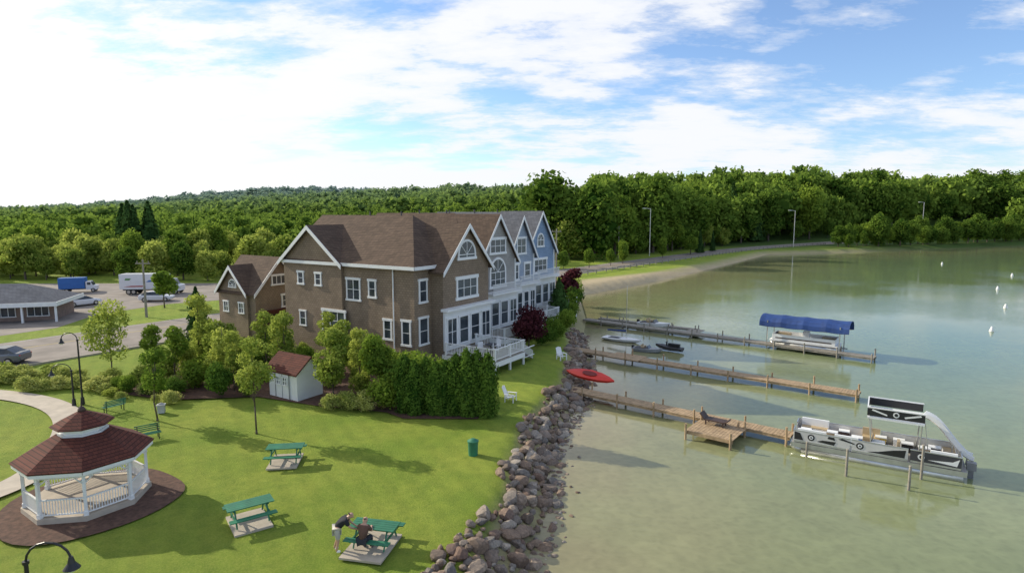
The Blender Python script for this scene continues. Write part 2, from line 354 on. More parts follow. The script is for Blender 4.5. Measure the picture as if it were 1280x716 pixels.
# ------------------------------------------------------------------ vegetation
def leafquads(C,Nn,s,r):
    rnd=r.normal(size=C.shape); t=np.cross(Nn,rnd); t/=np.linalg.norm(t,axis=1,keepdims=True)+1e-9
    b_=np.cross(Nn,t); b_/=np.linalg.norm(b_,axis=1,keepdims=True)+1e-9
    s=s[:,None]; V=np.stack([C+t*s,C+b_*s*.62,C-t*s,C-b_*s*.62],1).reshape(-1,3)
    return V,np.arange(len(V)).reshape(-1,4)
def crown_data(seed,h,rad,z0,nl,nleaf,ls,shape='round',core=.72,ico=1,spread=1.28,taper=0.):
    r=np.random.default_rng(seed); VV=[];TT=[]; n0=0
    IV,IF=(ICO1,ICO1F) if ico==1 else (ICO2,ICO2F)
    if shape=='round':
        hz=(h-z0)/2; c0=np.array([0,0,z0+hz])
        u=r.normal(size=(nl,3)); u/=np.linalg.norm(u,axis=1,keepdims=True); u*=r.uniform(.35,1,(nl,1))**.5
        L=c0+u*np.array([rad*.62,rad*.62,hz*.74]); LR=rad*r.uniform(.24,.5,nl); LT=r.uniform(0,1,nl)
        if taper:
            kk=1-taper*np.clip((L[:,2]-z0)/(h-z0),0,1); L[:,0]*=kk; L[:,1]*=kk; LR*=np.maximum(kk,.45)
        k=r.choice(nl,size=nleaf*3,p=LR**2/np.sum(LR**2)); d=r.normal(size=(nleaf*3,3)); d/=np.linalg.norm(d,axis=1,keepdims=True)
        C=L[k]+d*(LR[k]*r.uniform(.72,spread,nleaf*3))[:,None]*np.array([1,1,.85])
        ins=np.zeros(len(C),bool)
        for j in range(nl): ins|=(np.linalg.norm(C-L[j],axis=1)<LR[j]*.66)
        C=C[~ins][:nleaf]; d=d[~ins][:nleaf]; k=k[~ins][:nleaf]
        nn=d*.7+r.normal(size=C.shape)*.6
        V,Qd=leafquads(C,nn,ls*r.uniform(.6,1.3,len(C)),r)
        tone=.45*LT[k]+.5*r.random(len(C))+.08*d[:,2]  # last term paints slight top light: upward-facing leaves get a lighter tone
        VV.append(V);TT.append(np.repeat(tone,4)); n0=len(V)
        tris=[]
        if core>0:  # dark lumps added inside the crown to block light through it
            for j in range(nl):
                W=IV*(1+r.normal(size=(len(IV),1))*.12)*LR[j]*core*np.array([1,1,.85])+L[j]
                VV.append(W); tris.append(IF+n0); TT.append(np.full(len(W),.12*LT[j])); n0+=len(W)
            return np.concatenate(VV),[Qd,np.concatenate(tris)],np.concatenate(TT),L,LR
        return np.concatenate(VV),[Qd],np.concatenate(TT),L,LR
    t=r.random(nleaf)**(1.5 if shape=='cone' else 1.); a=r.uniform(0,2*math.pi,nleaf)
    lump=1+.16*np.sin(a*3+t*9+seed)+.12*np.sin(a*5-t*17)
    colp=lambda t:np.minimum(1,(1-t)*3.2)**.55*np.minimum(1,.7+t*1.5)
    if shape=='cone': prof=(1-t)**.85*(.68+.32*((1-t)*(h*.9)%1.)); 
    else: prof=colp(t)*.95
    rr=rad*prof*lump*r.uniform(.72,1.16,nleaf)
    C=np.stack([np.cos(a)*rr,np.sin(a)*rr,z0+t*(h-z0)+r.normal(size=nleaf)*.03*h*(shape!='cone')],-1)
    nn=np.stack([np.cos(a),np.sin(a),np.full(nleaf,.35)],-1)+r.normal(size=C.shape)*.5
    V,Qd=leafquads(C,nn,ls*r.uniform(.6,1.3,nleaf),r)
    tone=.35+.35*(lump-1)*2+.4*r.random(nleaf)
    m=10; rings=[]  # dark inner shell added so light does not pass through the crown
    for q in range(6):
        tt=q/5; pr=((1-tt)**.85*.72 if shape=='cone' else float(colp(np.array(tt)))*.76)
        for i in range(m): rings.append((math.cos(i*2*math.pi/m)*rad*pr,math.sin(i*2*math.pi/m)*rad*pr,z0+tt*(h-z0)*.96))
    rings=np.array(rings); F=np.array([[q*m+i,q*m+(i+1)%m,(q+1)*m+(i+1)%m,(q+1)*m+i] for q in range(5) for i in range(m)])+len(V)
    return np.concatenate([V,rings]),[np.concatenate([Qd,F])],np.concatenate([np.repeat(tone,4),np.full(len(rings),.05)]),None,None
def trunk_mb(seed,h,z0,L,LR,r0):
    r=random.Random(seed); mb=MB(); top=Vector((r.uniform(-.1,.1)*h*.2,r.uniform(-.1,.1)*h*.2,h*.82))
    mid=Vector((r.uniform(-.1,.1),r.uniform(-.1,.1),z0)); mb.tube([Vector((0,0,-.1)),Vector((0,0,.15)),mid,top],[r0*1.5,r0,r0*.8,r0*.15],8)
    if L is not None:
        for l,_ in zip(L,range(9)):
            l=Vector(l); s_=mid.lerp(top,min(.85,max(0.,(l.z-z0)/(h-z0)-.3))); mb.tube([s_,s_.lerp(l,.5)+Vector((0,0,-.08*h/5)),l],[r0*.4,r0*.25,r0*.08],5)
    return mb
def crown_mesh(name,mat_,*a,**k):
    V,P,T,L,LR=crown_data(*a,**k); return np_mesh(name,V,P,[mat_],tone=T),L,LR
def tree(loc,label,seed,h,rad,z0,nl,nleaf,ls,mat_,name='tree',cat='tree',shape='round',core=.7,r0=.07,group=None,taper=0.,spread=1.4):
    e=empty(name,(loc[0],loc[1],g1(*loc)),0,label,cat,group)
    me,L,LR=crown_mesh('crown',mat_,seed,h,rad,z0,nl,nleaf,ls,shape=shape,core=core,taper=taper,spread=spread)
    c=bpy.data.objects.new('crown',me); COL.objects.link(c); c.parent=e
    trunk_mb(seed,h,z0,L,LR,r0).obj('trunk',e,[BARK],smooth=True)
    return e
def single(name,me,loc,sc,label,cat,group=None,rz=None):
    o=bpy.data.objects.new(name,me); COL.objects.link(o); o.location=loc; o.scale=sc if isinstance(sc,tuple) else (sc,)*3
    o.rotation_euler=(0,0,random.uniform(0,6.28) if rz is None else rz); return tag(o,label,cat,group)
tree((-31.9,47.5),'slender young tree with airy light crown beside the path',1,7.0,2.1,1.2,16,2700,.115,L_BRIGHT,core=0,r0=.06,taper=.35)
tree((-22.3,37.1),'young staked lawn tree with open green crown',2,5.6,1.25,1.2,13,2000,.09,L_TREE,core=0,r0=.055,taper=.4)
tree((-15.2,35.0),'young tree on the lawn casting a long shadow',3,6.2,1.3,1.6,14,2200,.09,L_BRIGHT,core=0,r0=.055,taper=.4)
tree((-12.2,40.6),'leafy young tree next to the white shed',4,5.4,1.6,.9,15,3200,.11,L_BRIGHT,core=0,r0=.07,taper=.35)
tree((-9.2,41.6),'dense rounded green tree against the brown house',5,5.4,1.7,.8,14,4200,.12,L_TREE,core=.5,r0=.08,taper=.3)
t6=tree((-17.0,44.5),'light green young tree among the shrubs',6,6.6,1.4,1.2,14,2400,.10,L_BRIGHT,core=0,r0=.07,taper=.45,group='young trees of the planting bed')
t7=tree((-21.6,44.8),'bright bushy tree in the planting bed',7,5.6,1.5,.8,14,2500,.11,L_BRIGHT,core=0,r0=.07,taper=.4,group='young trees of the planting bed')
tree((-13.5,47.2),'green tree rising in front of the brown facade',8,4.9,1.4,1.,12,2400,.11,L_BRIGHT,core=0,r0=.07,taper=.3)
t18=tree((-25.2,44.6),'light young tree in the planting bed',18,5.6,1.3,.9,12,2100,.105,L_TREE,core=0,r0=.06,taper=.45,group='young trees of the planting bed')
for i,(x,y,s_,k) in enumerate([(-19.3,46.8,.95,0),(-23.6,48.5,1.05,1),(-27.6,46.2,.95,2),(-26.4,50.5,1.1,0),(-19.5,50.3,.95,1),(-15.3,50.,.85,0),(-11.3,44.2,.8,0),(-20.2,43.2,.8,0)]):
    clone((t6,t7,t18)[k],(x,y,0),1.3*i+.7,s_)
tree((-47.5,82.5),'small round street tree next to the parking lot',9,5.2,1.9,1.6,10,1800,.2,L_TREE,core=.5,r0=.09)
tree((-30.6,58.5),'dark narrow spruce beside the small brown house',10,5.8,1.4,.3,0,2600,.16,L_DARK,name='spruce_tree',shape='cone',r0=.09)
tree((8.3,87),'dark purple-leaved tree by the lakefront houses',11,5.2,2.0,1.2,12,2400,.2,L_PURP,core=.6,r0=.1)
tree((1.6,57.5),'dark purple-leaved shrub tree beside the white deck',12,4.4,1.7,.6,12,3000,.14,L_PURP,core=.6,r0=.08)
tree((5.6,72),'dark conifer near the lakefront chairs',13,5.2,1.7,.3,0,2400,.2,L_DARK,name='spruce_tree',shape='cone',r0=.1)
# hedge
hed=[crown_mesh('arborvitae',L_HEDGE,30+i,3.9,.72,.0,0,3000,.085,shape='column')[0] for i in range(4)]
for i in range(9):
    x=-7.0+i*.68; s_=random.uniform(.84,1.1)
    single('arborvitae',hed[i%4],(x,38.1+random.uniform(-.3,.3)+(.5 if i<3 else 0),-.02),(random.uniform(.85,1.1),1.05,s_),'tall green arborvitae in the loose hedge row','hedge plant','hedge of arborvitae in front of the deck')
# shrubs
sh=[crown_mesh('shrub',m_,50+i,1.9,1.05,.05,12,1700,.085,shape='round',core=.5,spread=1.55)[0] for i,m_ in enumerate([L_TREE,L_HEDGE,L_BRIGHT,L_TREE,L_YEL])]
r=random.Random(5); placed=[]
tries=0
while len(placed)<56 and tries<4000:
    tries+=1; yv=r.uniform(41.8,56); xv=r.uniform(-29,-8.5)
    d=(xv+8.1)*(-.53)+(yv-50)*(-.848)
    if d<1.2: continue
    if -18.6<xv<-12.2 and 39.5<yv<44.2: continue
    if yv<42.5 and xv<-24: continue
    if any(math.hypot(xv-a,yv-b_)<1.35 for a,b_ in placed): continue
    placed.append((xv,yv)); k=r.choice([0,0,1,2,2,2])
    s_=r.uniform(.45,1.1)
    single('shrub',sh[k],(xv,yv,-.05),(s_,s_,s_*r.uniform(.85,1.5)),['rounded green shrub in the planting bed','dark green shrub in the planting bed','light yellow-green shrub in the planting bed'][k],'shrub','shrubs around the houses')
for (xv,yv,s_,k) in [(-8.3,39.6,1.3,0),(-7.4,41.2,1.6,1),(-6.2,42.4,1.6,0),(-5.2,40.6,1.4,1),(-7.6,43.5,1.6,0),(-9.6,39.0,.7,4),(-10.6,39.2,.65,4),(-11.4,39.5,.6,4),(-12.2,39.2,.55,4),(-3.4,41.3,1.2,1),(-4.2,43,1.3,1),(3.2,59,1.0,1),(4.2,61.5,1.2,0),(4.4,64.,1.1,1),(6,67.5,1.2,0),(7.2,77,1.6,0),(8.0,81,1.7,1),(9.3,92,1.6,0),(6.2,70,1.,1),(7.0,74,1.1,0)]:
    single('shrub',sh[k],(xv,yv,-.05),s_,'dense shrub planted close to the house' if k<4 else 'low tuft of pale ornamental grass beside the shed','shrub','shrubs around the houses')
rr_=random.Random(9)
for i in range(40):
    xv=-43+i*.5; yv=47.0-.14*i+rr_.uniform(-1.3,1.3)+ (0 if i%2 else 2.2); k=rr_.choice([4,4,4,2]); s_=rr_.uniform(.35,.75)
    single('shrub',sh[k],(xv,yv,-.05),(s_*1.2,s_*1.2,s_*.8),'low yellow-green clump planted along the street bed','shrub','low plants beside the path')
# background individuals
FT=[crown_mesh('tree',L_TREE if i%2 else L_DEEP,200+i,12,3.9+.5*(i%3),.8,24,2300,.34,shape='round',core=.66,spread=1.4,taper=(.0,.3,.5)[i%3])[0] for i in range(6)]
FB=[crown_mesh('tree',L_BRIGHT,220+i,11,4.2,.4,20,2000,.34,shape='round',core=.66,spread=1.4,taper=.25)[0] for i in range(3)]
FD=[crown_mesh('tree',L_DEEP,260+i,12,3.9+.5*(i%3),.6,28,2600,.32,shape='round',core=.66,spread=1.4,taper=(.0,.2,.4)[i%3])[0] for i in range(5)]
for me in FT+FB+FD: me.materials.append(BARK)
def addtrunk(me,h=6,r0=.25):
    bm=bmesh.new(); bm.from_mesh(me); n=len(bm.faces)
    bmesh.ops.create_cone(bm,cap_ends=True,segments=8,radius1=r0,radius2=r0*.5,depth=h,matrix=Matrix.Translation((0,0,h/2-.3)))
    bm.faces.ensure_lookup_table()
    for f in bm.faces[n:]: f.material_index=1
    bm.to_mesh(me); bm.free()
for me in FT+FB+FD: addtrunk(me)
FC=[crown_mesh('pine_tree',L_DARK,240+i,12,2.3,.6,0,1600,.34,shape='cone')[0] for i in range(3)]
for me in FC: me.materials.append(BARK); addtrunk(me,3)
rd=random.Random(21)
def put(x,y,h,kind,lab):
    me=rd.choice({'t':FT,'b':FB,'c':FC,'d':FD}[kind]); s_=h/12
    w_=s_*rd.uniform(.8,1.2)
    single('pine_tree' if kind=='c' else 'tree',me,(x,y,g1(x,y)-.1),(w_,w_,s_),lab,'tree','trees of the wood behind the town' if kind!='c' else 'conifers of the wood')
def road_d(x,y):
    P=np.array(ROAD,float); best=1e9
    for a,b_ in zip(P[:-1],P[1:]):
        e=b_-a; t=max(0,min(1,((x-a[0])*e[0]+(y-a[1])*e[1])/(e@e))); best=min(best,math.hypot(x-a[0]-t*e[0],y-a[1]-t*e[1]))
    return best
pl=[]
def far_ok(x,y,m): return all((x-a)**2+(y-b_)**2>m*m for a,b_ in pl)
def scatter(n,fx,m,hr,kinds,lab):
    c_=0;t_=0
    while c_<n and t_<n*60:
        t_+=1; x,y=fx()
        if not far_ok(x,y,m) or road_d(x,y)<8.5: continue
        if float(sdist(np.array([x]),np.array([y]))[0])<5: continue
        pl.append((x,y)); c_+=1; k=rd.choice(kinds); put(x,y,rd.uniform(*hr)*(.95 if k=='c' else 1),k,lab if k!='c' else 'pointed dark conifer among the leafy trees')
scatter(8,lambda:(-84+rd.uniform(-7,7),138+rd.uniform(-5,5)),2.6,(14,17.5),'c','tall')
scatter(135,lambda:(rd.uniform(-150,-34),rd.uniform(115,156)),3.9,(6,11),'ttbbbbb','light green leafy tree behind the parking lot')
scatter(30,lambda:(rd.uniform(-30,5),rd.uniform(142,178)),5,(8,12),'ttb','leafy tree behind the row of houses')
def alongR():
    s_=rd.uniform(0,1); i=rd.choice([5,6,6,7,7,7,8,8,9]); a=np.array(ROAD[i],float); b_=np.array(ROAD[i+1] if i+1<len(ROAD) else (500,400),float); p=a+(b_-a)*s_; d=(b_-a)/np.linalg.norm(b_-a); n=np.array([-d[1],d[0]]); p=p+n*rd.uniform(13,38); return p[0],p[1]
scatter(78,alongR,6.2,(18,28),'dddddddttttttc','tall leafy tree at the foot of the wooded hill')
scatter(44,alongR,3.6,(8,14),'ttdbb','leafy tree filling the wood edge')
scatter(60,lambda:(lambda x:(x,float(np.interp(x,S[:,0],S[:,1]))+rd.uniform(6,13)))(rd.uniform(118,300)),3.4,(6,14),'cddtt','low leafy tree at the lake edge')
for x,y,h in [(21,140,5.5),(27,146,5),(31,152,6),(58,186,7),(63,193,7.5),(70,202,7),(15,139,4.5),(46,172,6)]:
    put(x-3,y+2,h,'c' if x>60 else 't','lakeside tree between the road and the shore')
# forest
fm_V=[];fm_Q=[];fm_T=[];tone=[];n0=0
def tset(base,nleaf,ls):
    o_=[]
    for i in range(8):
        V,P,T,_,_=crown_data(base+i,1.,.44,.05,13,nleaf,ls,shape='round' if i<6 else 'cone',core=.72,spread=1.4,taper=(.1,.25,.4)[i%3]); o_.append((V,P,T))
    return o_
TA=tset(300,300,.048); TB=tset(400,120,.08)
ps=[]
def try_pts(n,x0,x1,y0,y1,m):
    cell={}
    for x,y in np.random.default_rng(int(abs(x0)+y1)).uniform((x0,y0),(x1,y1),(n,2)):
        if abs(x)>y*1.02+30: continue
        k=(int(x//m),int(y//m))
        if k in cell: continue
        if y<330 and (road_d(x,y)<16): continue
        cell[k]=1; ps.append((x,y))
try_pts(7000,-200,330,162,350,9)
try_pts(7000,-420,520,350,560,13)
try_pts(5000,-950,250,560,930,20)
P_=np.array(ps); sdv=sdist(P_[:,0],P_[:,1]); P_=P_[(sdv>18)&((P_[:,1]>178)|(P_[:,0]<-32))]; G=gh(P_[:,0],P_[:,1])
rf=np.random.default_rng(77)
for (x,y),gz in zip(P_,G):
    tl=TA if y<350 else TB
    k=rf.integers(0,6) if rf.random()<.96 else rf.integers(6,8)
    V,P,T=tl[k]
    right=x>.13*y
    h=rf.uniform(17,28) if right else rf.uniform(9,15)
    if y>350: h=rf.uniform(16,24) if right else rf.uniform(12,18)
    if k>5: h*=.9
    w_=h*rf.uniform(.75,1.15)*(1.3 if y>350 else 1)*(1.3 if y>560 else 1)*(.5 if k>5 else 1)*(.85 if right and y<350 else 1)
    a=rf.uniform(0,6.28); c_,s_=math.cos(a),math.sin(a)
    W=np.stack([(V[:,0]*c_-V[:,1]*s_)*w_+x,(V[:,0]*s_+V[:,1]*c_)*w_+y,V[:,2]*h+gz-1],-1)
    fm_V.append(W); fm_Q.append(P[0]+n0)
    if len(P)>1: fm_T.append(P[1]+n0)
    n0+=len(V); tone.append(T+rf.uniform(-.2,.45)-(.35 if k>5 else 0)-(.08 if right else 0))
o=bpy.data.objects.new('forest',np_mesh('forest',np.concatenate(fm_V),[np.concatenate(fm_Q),np.concatenate(fm_T)],[L_HAZED],tone=np.concatenate(tone))); COL.objects.link(o)
tag(o,'dense mixed green forest covering the far hills','forest'); struct(o,'stuff')
# ------------------------------------------------------------------ windows / houses
UP=Vector((0,0,1))
def window(parent,o,ux,n,w,h,cols=2,rows=2,arch=False,tw=.11,pr=0.,name='window'):
    o=Vector(o);ux=Vector(ux);n=Vector(n)
    T=lambda a,b_,c:o+ux*a+UP*b_+n*(c+pr)
    pts=[(-w/2,-h/2),(w/2,-h/2)]
    if arch:
        pts+=[(math.cos(t)*w/2,h/2+math.sin(t)*w/2) for t in [i*math.pi/12 for i in range(13)]]
        if h==0: pts=pts[2:]
    else: pts+=[(w/2,h/2),(-w/2,h/2)]
    g_=MB().prism([T(a,b_,.005) for a,b_ in pts],n*.035).obj(name,parent,[GLASS])
    f=MB()
    def bar(a0,b0,a1,b1,wd,th):
        d=Vector((a1-a0,b1-b0)).normalized(); q=Vector((-d.y,d.x))*wd/2
        f.prism([T(a0+q.x,b0+q.y,.002),T(a1+q.x,b1+q.y,.002),T(a1-q.x,b1-q.y,.002),T(a0-q.x,b0-q.y,.002)],n*th)
    if h>0:
        bar(-w/2,-h/2-tw/2,-w/2,h/2+(0 if arch else tw/2),tw,.09); bar(w/2,-h/2-tw/2,w/2,h/2+(0 if arch else tw/2),tw,.09)
        if not arch: bar(-w/2-tw,h/2,w/2+tw,h/2,tw*1.4,.105)
    bar(-w/2-tw,-h/2,w/2+tw,-h/2,tw*1.2,.115)
    if arch:
        for i in range(12):
            t0,t1=i*math.pi/12,(i+1)*math.pi/12
            bar(math.cos(t0)*w/2,h/2+math.sin(t0)*w/2,math.cos(t1)*w/2,h/2+math.sin(t1)*w/2,tw,.09+.003*(i%2))
        for t in (.25,.5,.75): bar(0,h/2,math.cos(t*math.pi)*w/2,h/2+math.sin(t*math.pi)*w/2,.05,.06+t*.01)
        if h>0: bar(-w/2,h/2,w/2,h/2,.07,.078)
    for i in range(1,cols): bar(-w/2+w*i/cols,-h/2,-w/2+w*i/cols,h/2,.07,.065) if h>0 else None
    for i in range(1,rows): bar(-w/2,-h/2+h*i/rows,w/2,-h/2+h*i/rows,.05,.058) if h>0 else None
    f.obj('frame',g_,[WHITE])
    return g_
def gable(parent,ax,a0,a1,c_out,c_in,zb,ze,zp,wallm,roofm,over=.4,slab=.16,roofin=None,roofname='roof',trim=True):
    V=(lambda a,c,z:Vector((a,c,z))) if ax=='x' else (lambda a,c,z:Vector((c,a,z)))
    am=(a0+a1)/2; vec=V(0,c_in-c_out,0)
    MB().prism([V(a0,c_out,zb),V(a1,c_out,zb),V(a1,c_out,ze),V(am,c_out,zp),V(a0,c_out,ze)],vec).obj('wall',parent,[wallm])
    k=(zp-ze)/(am-a0); ri=roofin if roofin is not None else c_in
    e=over; mb=MB(); tr=MB()
    for s_ in (-1,1):
        ae=a0-e if s_<0 else a1+e; zz=ze-k*e
        mb.prism([V(ae,c_out-over,zz+.02),V(am,c_out-over,zp+.02),V(am,c_out-over,zp+.02+slab*1.2),V(ae,c_out-over,zz+.02+slab)],V(0,ri-c_out+over,0))
        if trim:
            tr.prism([V(ae,c_out-over-.05,zz-.2),V(am,c_out-over-.05,zp-.2),V(am,c_out-over-.05,zp+slab+.04),V(ae,c_out-over-.05,zz+slab+.02)],V(0,.07,0))
    mb.obj(roofname,parent,[roofm])
    if trim: tr.obj('rake_trim',parent,[WHITE])
def railing(parent,p0,p1,h=.95,base=0,sp=.16,m_=None,th=.035):
    p0=Vector(p0);p1=Vector(p1); d=p1-p0; L=d.length; a=math.atan2(d.y,d.x); mid=(p0+p1)/2
    mb=MB(); mb.box(mid+UP*(h),(L,.09,.06),0,a); mb.box(mid+UP*.12,(L,.06,.06),0,a)
    n=int(L/sp)
    for i in range(1,n): mb.box(p0+d*(i/n)+UP*(h/2+.06),(th,th,h-.15),0,a)
    return mb.obj('railing',parent,[m_ or WHITE])
C0=Vector((-8.1,50,0)); ANG=R(58); E1=Vector((math.cos(ANG),math.sin(ANG),0)); E2=Vector((-math.sin(ANG),math.cos(ANG),0))
XN=Vector((1,0,0));YN=Vector((0,1,0))
def townhouse(lx,ly,W,depth,bx0,bx1,wm,bm__,rm,label,style,eave=8.5,peak=11.8,top=12.7,deck=6.2,side=False,dx1=None):
    p=C0+E1*lx+E2*ly; e=empty('townhouse',p,ANG,label,'house','row of lakefront townhouses')
    MB().box((W/2,depth/2,eave/2-.2),(W-.006,depth,eave+.4)).obj('wall',e,[wm])
    xa=-.5 if side else 0; xm=W/2; rf_=MB()
    rf_.add([(xa,-.5,eave),(W,-.5,eave),(W,depth+.3,eave),(xa,depth+.3,eave),(xm,4.2,top),(xm,depth+.3,top)],[(0,1,2,3),(0,1,4),(1,2,5,4),(0,3,5,4),(2,3,5)])
    roof=rf_.obj('roof',e,[rm])
    ft=MB(); 
    if side: ft.box((xa-.02,depth/2-.1,eave-.1),(.06,depth+.8,.28))
    ft.box(((xa+W)/2,-.52,eave-.1),(W-xa-.1,.06,.28)); ft.obj('fascia',e,[WHITE])
    for q in (.35,.6): MB().cyl((xm,depth*q,top-.1),(xm,depth*q,top+.35),.07).obj('vent_pipe',roof,[DGREY])
    gable(e,'x',bx0,bx1,-1.3,.8,-.3,eave-.3,peak,bm__,rm,roofin=4.6,roofname='gable_roof')
    bc=(bx0+bx1)/2; bw=bx1-bx0
    MB().box((bc,-1.42,2.9),(bw+.1,.22,3.4)).obj('sunroom_wall',e,[WHITE])
    n=4
    for i in range(n):
        window(e,(bx0+bw*(i+.5)/n,-1.53,2.75),XN,-YN,bw/n-.4,2.4,1 if i in (1,2) else 2,2,name='window',tw=.1)
    MB().box((bc,-1.6,4.72),(bw+.5,.75,.22)).obj('cornice',e,[WHITE])
    if style==0:
        window(e,(bc,-1.3,6.35),XN,-YN,3.0,1.8,3,2,tw=.22); window(e,(bc,-1.3,9.1),XN,-YN,2.5,.35,2,1,arch=True,tw=.2)
    elif style==1:
        window(e,(bc,-1.3,6.2),XN,-YN,2.8,1.5,3,2,arch=True,tw=.22); window(e,(bc,-1.3,9.6),XN,-YN,2.8,1.5,3,2,tw=.2)
    elif style==2:
        window(e,(bc-1.3,-1.3,6.3),XN,-YN,1.3,1.8,1,2,tw=.2); window(e,(bc+1.3,-1.3,6.3),XN,-YN,1.3,1.8,1,2,tw=.2); window(e,(bc,-1.3,9.2),XN,-YN,1.9,1.8,2,2,tw=.18)
    else:
        window(e,(bc,-1.3,6.3),XN,-YN,3.2,1.7,3,2,tw=.2); window(e,(bc,-1.3,9.1),XN,-YN,1.6,.8,2,1,arch=True,tw=.18)
    if style>0:
        MB().box((bc,-1.95,4.95),(bw*.8,1.3,.16)).obj('balcony_floor',e,[WHITE]); railing(e,(bc-bw*.4,-2.55,5.03),(bc+bw*.4,-2.55,5.03),.9)
        MB().box((bx0+.09,-1.33,6.5),(.22,.1,3.3)).box((bx1-.09,-1.33,6.5),(.22,.1,3.3)).obj('corner_trim',e,[WHITE])
    if bx0>1.5:
        window(e,(bx0/2,0,6.4),XN,-YN,.95,1.9,1,2,tw=.15); window(e,(bx0/2,0,3.0),XN,-YN,1.1,2.3,1,2,tw=.15)
    if dx1: bx1=dx1; bc=(bx0+bx1)/2
    y1=-1.55-deck; dk=MB()
    dk.box(((bx0-.5+bx1)/2,(-1.55+y1)/2,1.02),(bx1-bx0+.5,deck,.14)).obj('deck',e,[WOODG])
    MB().box((bx0-.53,(-1.55+y1)/2,.82),(.05,deck,.4)).box(((bx0-.5+bx1)/2,y1-.03,.82),(bx1-bx0+.5,.05,.4)).obj('deck_fascia',e,[WHITE])
    for x in (bx0-.45,bc-.2,bx1-.05):
        for y in (-1.9,(-1.55+y1)/2,y1+.1):
            if x==bc-.2 and y!=y1+.1: continue
            MB().box((x,y,.6),(.16,.16,2.9)).box((x,y,2.08),(.22,.22,.07)).obj('post',e,[WHITE])
    for a,b_ in (((bx0-.45,-1.98,1.1),(bx0-.45,y1+.1,1.1)),((bx0-.45,y1+.1,1.1),(bx1-.05,y1+.1,1.1)),((bx1-.05,y1+.1,1.1),(bx1-.05,-1.98,1.1))): railing(e,a,b_)
    return e
h1=townhouse(0,0,9.7,16,2.2,9.0,BROWN,BROWN,ROOFB,'three-storey brown shingled townhouse with arched gable window and white trim',0,side=True,deck=5.4,dx1=6.2)
gable(h1,'y',8.2,16,-.3,.8,-.3,8.5,11.6,BROWN,ROOFB,roofin=4.9,roofname='gable_roof')
for y,z,w_,h_,c_,r_ in [(13.6,6.9,.75,1.15,1,2),(11.2,6.9,.75,1.15,1,2)]: window(h1,(-.3,y,z),YN,-XN,w_,h_,c_,r_,tw=.14)
window(h1,(-.3,9.3,3.2),YN,-XN,2.9,1.9,3,2,tw=.17)
for y,z,w_,h_,c_,r_ in [(7.0,6.2,1.6,1.9,2,2),(4.7,6.4,.8,1.5,1,2),(3.0,3.0,.85,1.7,1,2),(.9,2.9,.9,2.1,1,2)]: window(h1,(0,y,z),YN,-XN,w_,h_,c_,r_,tw=.15)
window(h1,(-.3,9.3+4.2,3.1),YN,-XN,.8,1.4,1,2)
MB().cyl((-.12,2.2,.1),(-.12,2.2,8.4),.06).obj('downspout',h1,[WHITE])
tb=empty('patio_table',C0+E1*4.2-E2*4.8+UP*1.1,ANG,'round patio table with dark top on the white railed deck','table'); MB().cyl((0,0,.7),(0,0,.74),.5,n=20).obj('table_top',tb,[DGREY]); MB().cyl((0,0,0),(0,0,.7),.05).cyl((0,0,0),(0,0,.04),.3,n=14).obj('leg',tb,[DGREY])
for k in range(3):
    pc=empty('patio_chair',C0+E1*(4.2+1.0*math.cos(k*2.1))-E2*(4.8+1.0*math.sin(k*2.1))+UP*1.1,ANG+k*2.1,'pale patio chair beside the deck table','chair','patio chairs on the deck')
    MB().box((0,0,.44),(.5,.5,.05)).obj('seat',pc,[WHITE]); MB().box((.24,0,.72),(.04,.5,.5)).obj('backrest',pc,[WHITE])
    for x in (-.21,.21):
        for y in (-.21,.21): MB().box((x,y,.21),(.04,.04,.42)).obj('leg',pc,[WHITE])
townhouse(9.7,1.9,7.8,15,.35,7.2,GREYW,GREYW,ROOFB,'grey-beige shingled townhouse with large arched window and balcony',1,deck=3.2,peak=12.6,top=12.9)
townhouse(17.5,3.8,7.8,15,.9,6.6,BLUEW2,BLUEW2,ROOFG,'pale blue shingled townhouse with white trim and deck',2,deck=3.2,peak=12.4,top=12.9)
townhouse(25.3,5.7,7.8,15,.1,7.4,BLUEW,BLUEW,ROOFG,'blue shingled townhouse at the end of the row',3,deck=3.2,peak=12.9,top=13.0)
st=MB()
for i in range(6): st.box((6.5+.28*i,-6.2,1.0-.17*i),(.3,1.1,.06))
st.obj('steps',h1,[WOODG]); railing(h1,(6.4,-6.8,.8),(8.0,-6.8,-.1),.9)
# carriage house
ch=empty('carriage_house',(-26.4,62,0),ANG,'small brown shingled carriage house with white windows and garage door','house')
MB().box((2.9,3.1,2.35),(5.7,6.1,5.1)).obj('wall',ch,[BROWN])
gable(ch,'x',0,5.8,-.1,6.2,-.2,4.9,8.1,BROWN,ROOFB,roofname='roof')
gable(ch,'y',.9,5.5,-.25,2.5,-.2,4.9,7.3,BROWN,ROOFB,roofin=2.9,roofname='gable_roof')
window(ch,(-.25,3.2,5.3),YN,-XN,1.2,.2,2,1,arch=True); window(ch,(-.25,4.5,3.1),YN,-XN,.8,1.1,2,2); window(ch,(-.25,1.9,3.1),YN,-XN,.8,1.1,2,2)
window(ch,(2.9,-.1,5.9),XN,-YN,1.7,1.0,3,1,tw=.15); window(ch,(3.9,-.1,3.6),XN,-YN,1.4,1.3,2,2,tw=.15)
gd=MB().box((2.9,-.2,1.1),(4.4,.1,2.3)).obj('garage_door',ch,[DBROWN]); MB().box((2.9,-.3,2.6),(4.9,.4,.35)).obj('awning',ch,[ROOFR])
